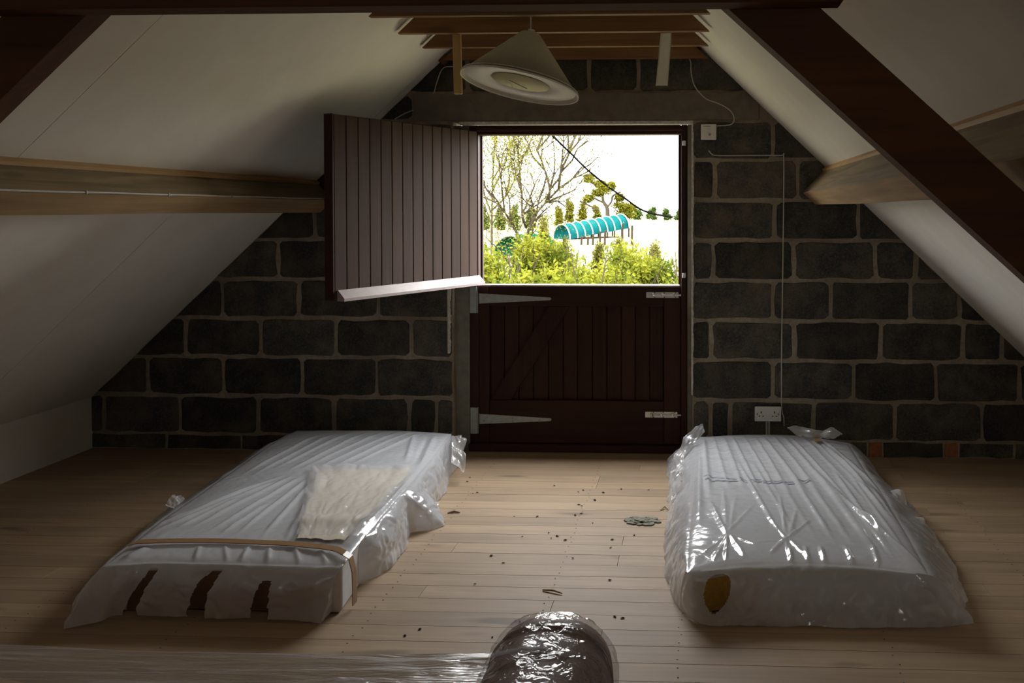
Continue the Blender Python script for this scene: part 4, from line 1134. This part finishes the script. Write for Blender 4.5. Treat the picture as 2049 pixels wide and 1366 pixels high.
def leaves(mb, c, rx, ry, rz, n, s, shell=0.5):
    c = Vector(c)
    for _ in range(n):
        d = Vector((random.gauss(0, 1), random.gauss(0, 1), random.gauss(0, 1))).normalized()
        r = shell + (1-shell)*random.random()
        r *= 1 + 0.35*noise.noise(d*2.2 + c)
        p = c + Vector((d.x*rx*r, d.y*ry*r, d.z*rz*r))
        a = Vector((random.gauss(0, 1), random.gauss(0, 1), random.gauss(0, 1))).normalized(); b = a.orthogonal().normalized()
        k = s*random.uniform(0.6, 1.4)
        mb.add([p - a*k, p + b*k*0.5, p + a*k, p - b*k*0.5], [(0, 1, 2, 3)])
def bush(x, yy, h, r, label, mat, n=4200, s=0.055, group='bushes below the door'):
    z0 = gz(yy) - 0.1
    t = thing('bush', (x, yy, z0), label, 'bush', group)
    m = MB()
    for i in range(7):
        a = random.uniform(0, 6.28); q = random.uniform(0, r*0.6)
        leaves(m, (x + q*math.cos(a), yy + q*math.sin(a), z0 + h*random.uniform(0.50, 0.84)), r*0.60, r*0.60, h*0.20, n//7, s, 0.25)
    tag(m.build('foliage', mat, t), kind='stuff')
    for i in range(9):
        a = random.uniform(0, 6.28)
        p0 = Vector((x + 0.1*math.cos(a), yy + 0.1*math.sin(a), z0)); p1 = p0 + Vector((r*0.5*math.cos(a), r*0.5*math.sin(a), h*0.6)); p2 = p1 + Vector((random.uniform(-.3, .3), random.uniform(-.3, .3), h*random.uniform(.2, .42)))
        MB().tube([p0, p1, p2], [0.035, 0.02, 0.006], 5).build('stem', M['bark'], t)
    return t
random.seed(31)
for row, (yy, zt_, x0_, n_) in enumerate(((15.0, 0.62, -10.35, 8), (17.3, 0.84, -9.6, 8), (19.6, 0.96, -9.0, 8))):
    for i in range(n_):
        x = x0_ + i*1.95 + random.uniform(-.1, .1)
        blue = row == 0 and i == 3
        bush(x, yy, zt_ + 0.10*math.sin(i*2.1+row) - gz(yy), 0.80, 'tall blue-green bush in the hedge beyond the stable door' if blue else 'tall yellow-green bush in the hedge beyond the stable door',
             M['bush2' if blue else 'bush'], n=7000, s=0.042, group='blue-green hedge bushes' if blue else 'yellow-green hedge bushes')
def twig_tree(name, label, cat, mains, yy, mat, nleaf, s, spread=0.35, depth=3, seed=1, twig=0.7):
    random.seed(seed)
    base = on_y(*mains[0][0], yy); z0 = gz(yy) - 0.1
    t = thing(name, (base.x, yy, z0), label, cat)
    tips = []
    def grow(p, d, L, r, dep):
        if dep == 0: tips.append(p); return
        q = p + d*L*0.5 + Vector((random.gauss(0, .05), random.gauss(0, .05), 0))*L; e = q + (d + Vector((random.gauss(0, .25), random.gauss(0, .25), random.gauss(0.05, .2)))).normalized()*L*0.5
        br.tube([p, q, e], [r, r*0.8, r*0.55], 5, False); tips.append(e); tips.append(q)
        for _ in range(3):
            grow(e if random.random() < .6 else q, (d + Vector((random.gauss(0, .55), random.gauss(0, .55), random.gauss(.15, .4)))).normalized(), L*random.uniform(.55, .8), r*0.5, dep-1)
    for k, mn in enumerate(mains):
        br = MB()
        pts = [on_y(x, y_, yy + (0.25*math.sin(i*1.7+k)) if i else yy) for i, (x, y_) in enumerate(mn)]
        if k == 0: pts = [Vector((pts[0].x, yy, z0))] + pts
        r = [max(0.028, 0.06*(0.75**i)) if k == 0 else max(0.016, 0.035*(0.8**i)) for i in range(len(pts))]
        br.tube(bez(pts, 5), [r[min(len(r)-1, int(i/5))] for i in range(len(bez(pts, 5)))], 6)
        for i in range(1, len(pts)):
            for _ in range(2):
                d = (pts[i]-pts[i-1]).normalized() + Vector((random.gauss(0, .6), random.gauss(0, .6), random.gauss(.2, .4)))
                grow(pts[i], d.normalized(), twig, 0.028, depth)
        br.build('trunk' if k == 0 else 'branch', M['bark'], t)
    m = MB()
    for _ in range(nleaf):
        c = random.choice(tips); p = c + Vector((random.gauss(0, spread), random.gauss(0, spread), random.gauss(0, spread)))
        a = Vector((random.gauss(0, 1), random.gauss(0, 1), random.gauss(0, 1))).normalized(); b = a.orthogonal().normalized(); k = s*random.uniform(.6, 1.4)
        m.add([p-a*k, p+b*k*.5, p+a*k, p-b*k*.5], [(0, 1, 2, 3)])
    tag(m.build('foliage', mat, t), kind='stuff')
    return t
twig_tree('sparse_tree', 'thin forked tree with sparse spring leaves in front of the green sheeting', 'tree',
          [[(1048, 560), (1050, 500), (1053, 475), (1072, 430), (1092, 405), (1118, 378)], [(1050, 500), (1030, 458), (1010, 425), (992, 405)], [(1118, 378), (1122, 345), (1138, 308), (1150, 275)], [(1053, 455), (1045, 430), (1044, 385), (1038, 330)], [(1092, 405), (1100, 380), (1090, 340), (1075, 300)]],
          22, M['spray'], 17000, 0.022, 0.36, 3, 11, 0.75)
twig_tree('sparse_tree', 'tall pale yellow-green tree rising next to the open door leaf', 'tree',
          [[(985, 560), (984, 450), (986, 360), (990, 280), (992, 240)], [(984, 430), (970, 390), (960, 340)], [(986, 380), (1005, 340), (1020, 290)], [(985, 420), (1010, 395), (1030, 360)]],
          31, M['spray'], 20000, 0.030, 0.42, 3, 21, 1.0)
random.seed(5)
# gnarled pine
PY = 62
tp0 = on_y(1216, 425, PY)
pn = thing('pine_tree', (tp0.x, PY, gz(PY)), 'gnarled dark-limbed pine standing above the turquoise tunnel', 'tree')
MB().tube(bez([Vector((tp0.x, PY, gz(PY)-0.1)), on_y(1215, 418, PY), on_y(1207, 402, PY), on_y(1206, 380, PY)], 5), [0.16-0.006*i for i in range(16)], 7).build('trunk', M['bark'], pn)
for bpts in ([(1207, 405), (1192, 398), (1182, 390)], [(1215, 415), (1224, 402), (1226, 392), (1242, 384)], [(1197, 420), (1180, 412), (1160, 402)], [(1206, 385), (1190, 370), (1180, 360)]):
    MB().tube(bez([on_y(a_, b_, PY) for a_, b_ in bpts], 4), 0.07, 6).build('limb', M['bark'], pn)
for (a_, b_, ra, rb) in ((1178, 357, 13, 11), (1210, 378, 18, 15), (1178, 397, 12, 9), (1243, 412, 22, 13), (1252, 428, 24, 12), (1240, 395, 12, 9), (1200, 368, 12, 9), (1222, 372, 12, 9), (1195, 386, 13, 9), (1262, 416, 14, 9)):
    m = MB(); c = on_y(a_, b_, PY); leaves(m, c, ra*PY/F, ra*PY/F, rb*PY/F, 900, 0.075, 0.2)
    tag(m.build('needle_clump', M['pine'], pn), kind='stuff')
def scrub(px, py, rpx, rpz, yy, mat, label, n, s, group):
    c = on_y(px, py, yy); zb_ = gz(yy); t = thing('shrub', (c.x, yy, zb_), label, 'shrub', group)
    m = MB()
    rr = rpx*yy/F; hh_ = c.z + rpz*yy/F - zb_
    for i in range(9):
        w_2 = 1 - 0.35*(i/8)**2
        leaves(m, (c.x + random.uniform(-.45, .45)*rr*w_2, yy + random.uniform(-.4, .4)*rr, zb_ + hh_*(0.1 + 0.8*i/8)), rr*0.62*w_2, rr*0.55*w_2, hh_*0.22, n//9, s, 0.2)
    tag(m.build('foliage', mat, t), kind='stuff')
    MB().tube([(c.x, yy, zb_-0.1), (c.x, yy, c.z)], 0.06, 6).build('stem', M['bark'], t)
for (a_, b_, w_, h_) in ((1140, 415, 15, 14), (1167, 416, 15, 13), (1117, 424, 11, 9), (1193, 420, 14, 9)):
    scrub(a_, b_, w_, h_, 66, M['pine'], 'yellow-green scrub beside the gnarled pine', 1300, 0.085, 'scrub by the pine')
for (a_, b_, w_, h_) in ((1277, 428, 13, 8), (1305, 424, 13, 9), (1333, 426, 13, 8), (1361, 425, 13, 8), (1389, 424, 13, 9)):
    scrub(a_, b_, w_, h_, 84, M['hedge'], 'deep green hedge clump on the far crest', 1300, 0.09, 'far crest hedge')
for (a_, b_, w_, h_) in ((968, 420, 14, 10), (1000, 424, 16, 8), (1030, 420, 14, 9), (940, 420, 16, 12), (1062, 426, 16, 8)):
    scrub(a_, b_, w_, h_, 58, M['hedge'], 'green shrub at the field edge behind the sparse trees', 1000, 0.08, 'shrubs behind the sparse trees')
for (a_, b_, w_, h_, yy) in ((1092, 468, 22, 26, 24.5), (1130, 500, 26, 16, 23), (1240, 500, 30, 16, 23), (1195, 506, 26, 14, 22.5), (1305, 508, 30, 16, 22.5)):
    scrub(a_, b_, w_, h_, yy, M['spray'], 'bright lime sapling growing behind the hedge', 3500, 0.035, 'lime saplings behind the hedge')
# turquoise tunnel with white hoops
def tunnel(pa, pb, ya, yb, rad, nh, mat, label, hoops=True):
    a = on_y(*pa, ya); b = on_y(*pb, yb); ax = (b-a); ax.z = 0; L = ax.length; ax.normalize(); sd = Vector((-ax.y, ax.x, 0))
    t = thing('garden_tunnel', (a.x, a.y, min(a.z, b.z)), label, 'polytunnel')
    n = 14; v = []; f = []
    for j in range(nh*4+1):
        u_ = j/(nh*4)
        c = a.lerp(b, u_)
        for i in range(n+1):
            w = math.pi*i/n; k = rad*(1 + 0.03*math.sin(j*math.pi/2))
            v.append(c + sd*(k*math.cos(w)) + Vector((0, 0, rad*1.05*math.sin(w))))
    for j in range(nh*4):
        for i in range(n): q = j*(n+1)+i; f.append((q, q+1, q+n+2, q+n+1))
    f.append(tuple(range(n+1))); f.append(tuple(range(nh*4*(n+1), (nh*4+1)*(n+1))))
    mk('sheeting', v, f, mat, t, smooth=True)
    for j in range(nh+1):
        c = a.lerp(b, j/nh)
        MB().tube([c + sd*((rad*1.05)*math.cos(math.pi*i/12)) + Vector((0, 0, rad*1.1*math.sin(math.pi*i/12))) for i in range(13)], 0.032, 6).build('hoop', M['hoop'], t)
    for j in range(nh+1):
        c = a.lerp(b, j/nh); g = gz(c.y) - 0.1
        for s_ in (-1, 1):
            e = c + sd*(s_*rad)
            MB().tube([(e.x, e.y, g), (e.x, e.y, c.z+0.02)], 0.04, 5).build('leg', M['post'], t)
tunnel((1124, 478), (1242, 456), 45, 47.5, 0.62, 8, M['teal'], 'low turquoise sheeted tunnel on white hoops across the meadow')
tunnel((1022, 512), (1078, 498), 26, 28, 0.50, 3, M['green'], 'emerald green sheeted frame behind the thin forked tree')
for i, (a_, b_) in enumerate(((1163, 487), (1176, 488), (1186, 483), (1200, 478), (1210, 476), (1245, 462), (1264, 466))):
    c = on_y(a_, b_, 41); g = gz(41) - 0.1
    m = MB().tube([(c.x, 41, g), (c.x+0.02, 41, c.z+0.30), (c.x, 41, c.z+0.32)], [0.05, 0.045, 0.02], 6)
    tag(m.build('fence_post', M['post'], None, (c.x, 41, g)), 'short dark fence post in the meadow below the turquoise tunnel', 'post', 'fence posts by the tunnel')
# overhead wire
wp = [on_y(1060, 232, 7.0), on_y(1095, 262, 9), on_y(1140, 305, 12), on_y(1190, 352, 18), on_y(1245, 393, 30), on_y(1295, 424, 50), on_y(1345, 434, 74)]
pts = bez(wp, 8)
m = MB().tube(pts, [0.0011*max(7, p.y) for p in pts], 5)
tag(m.build('overhead_wire', M['wire'], None, wp[0]), 'dark overhead wire sloping away from above the door to the far crest', 'wire')
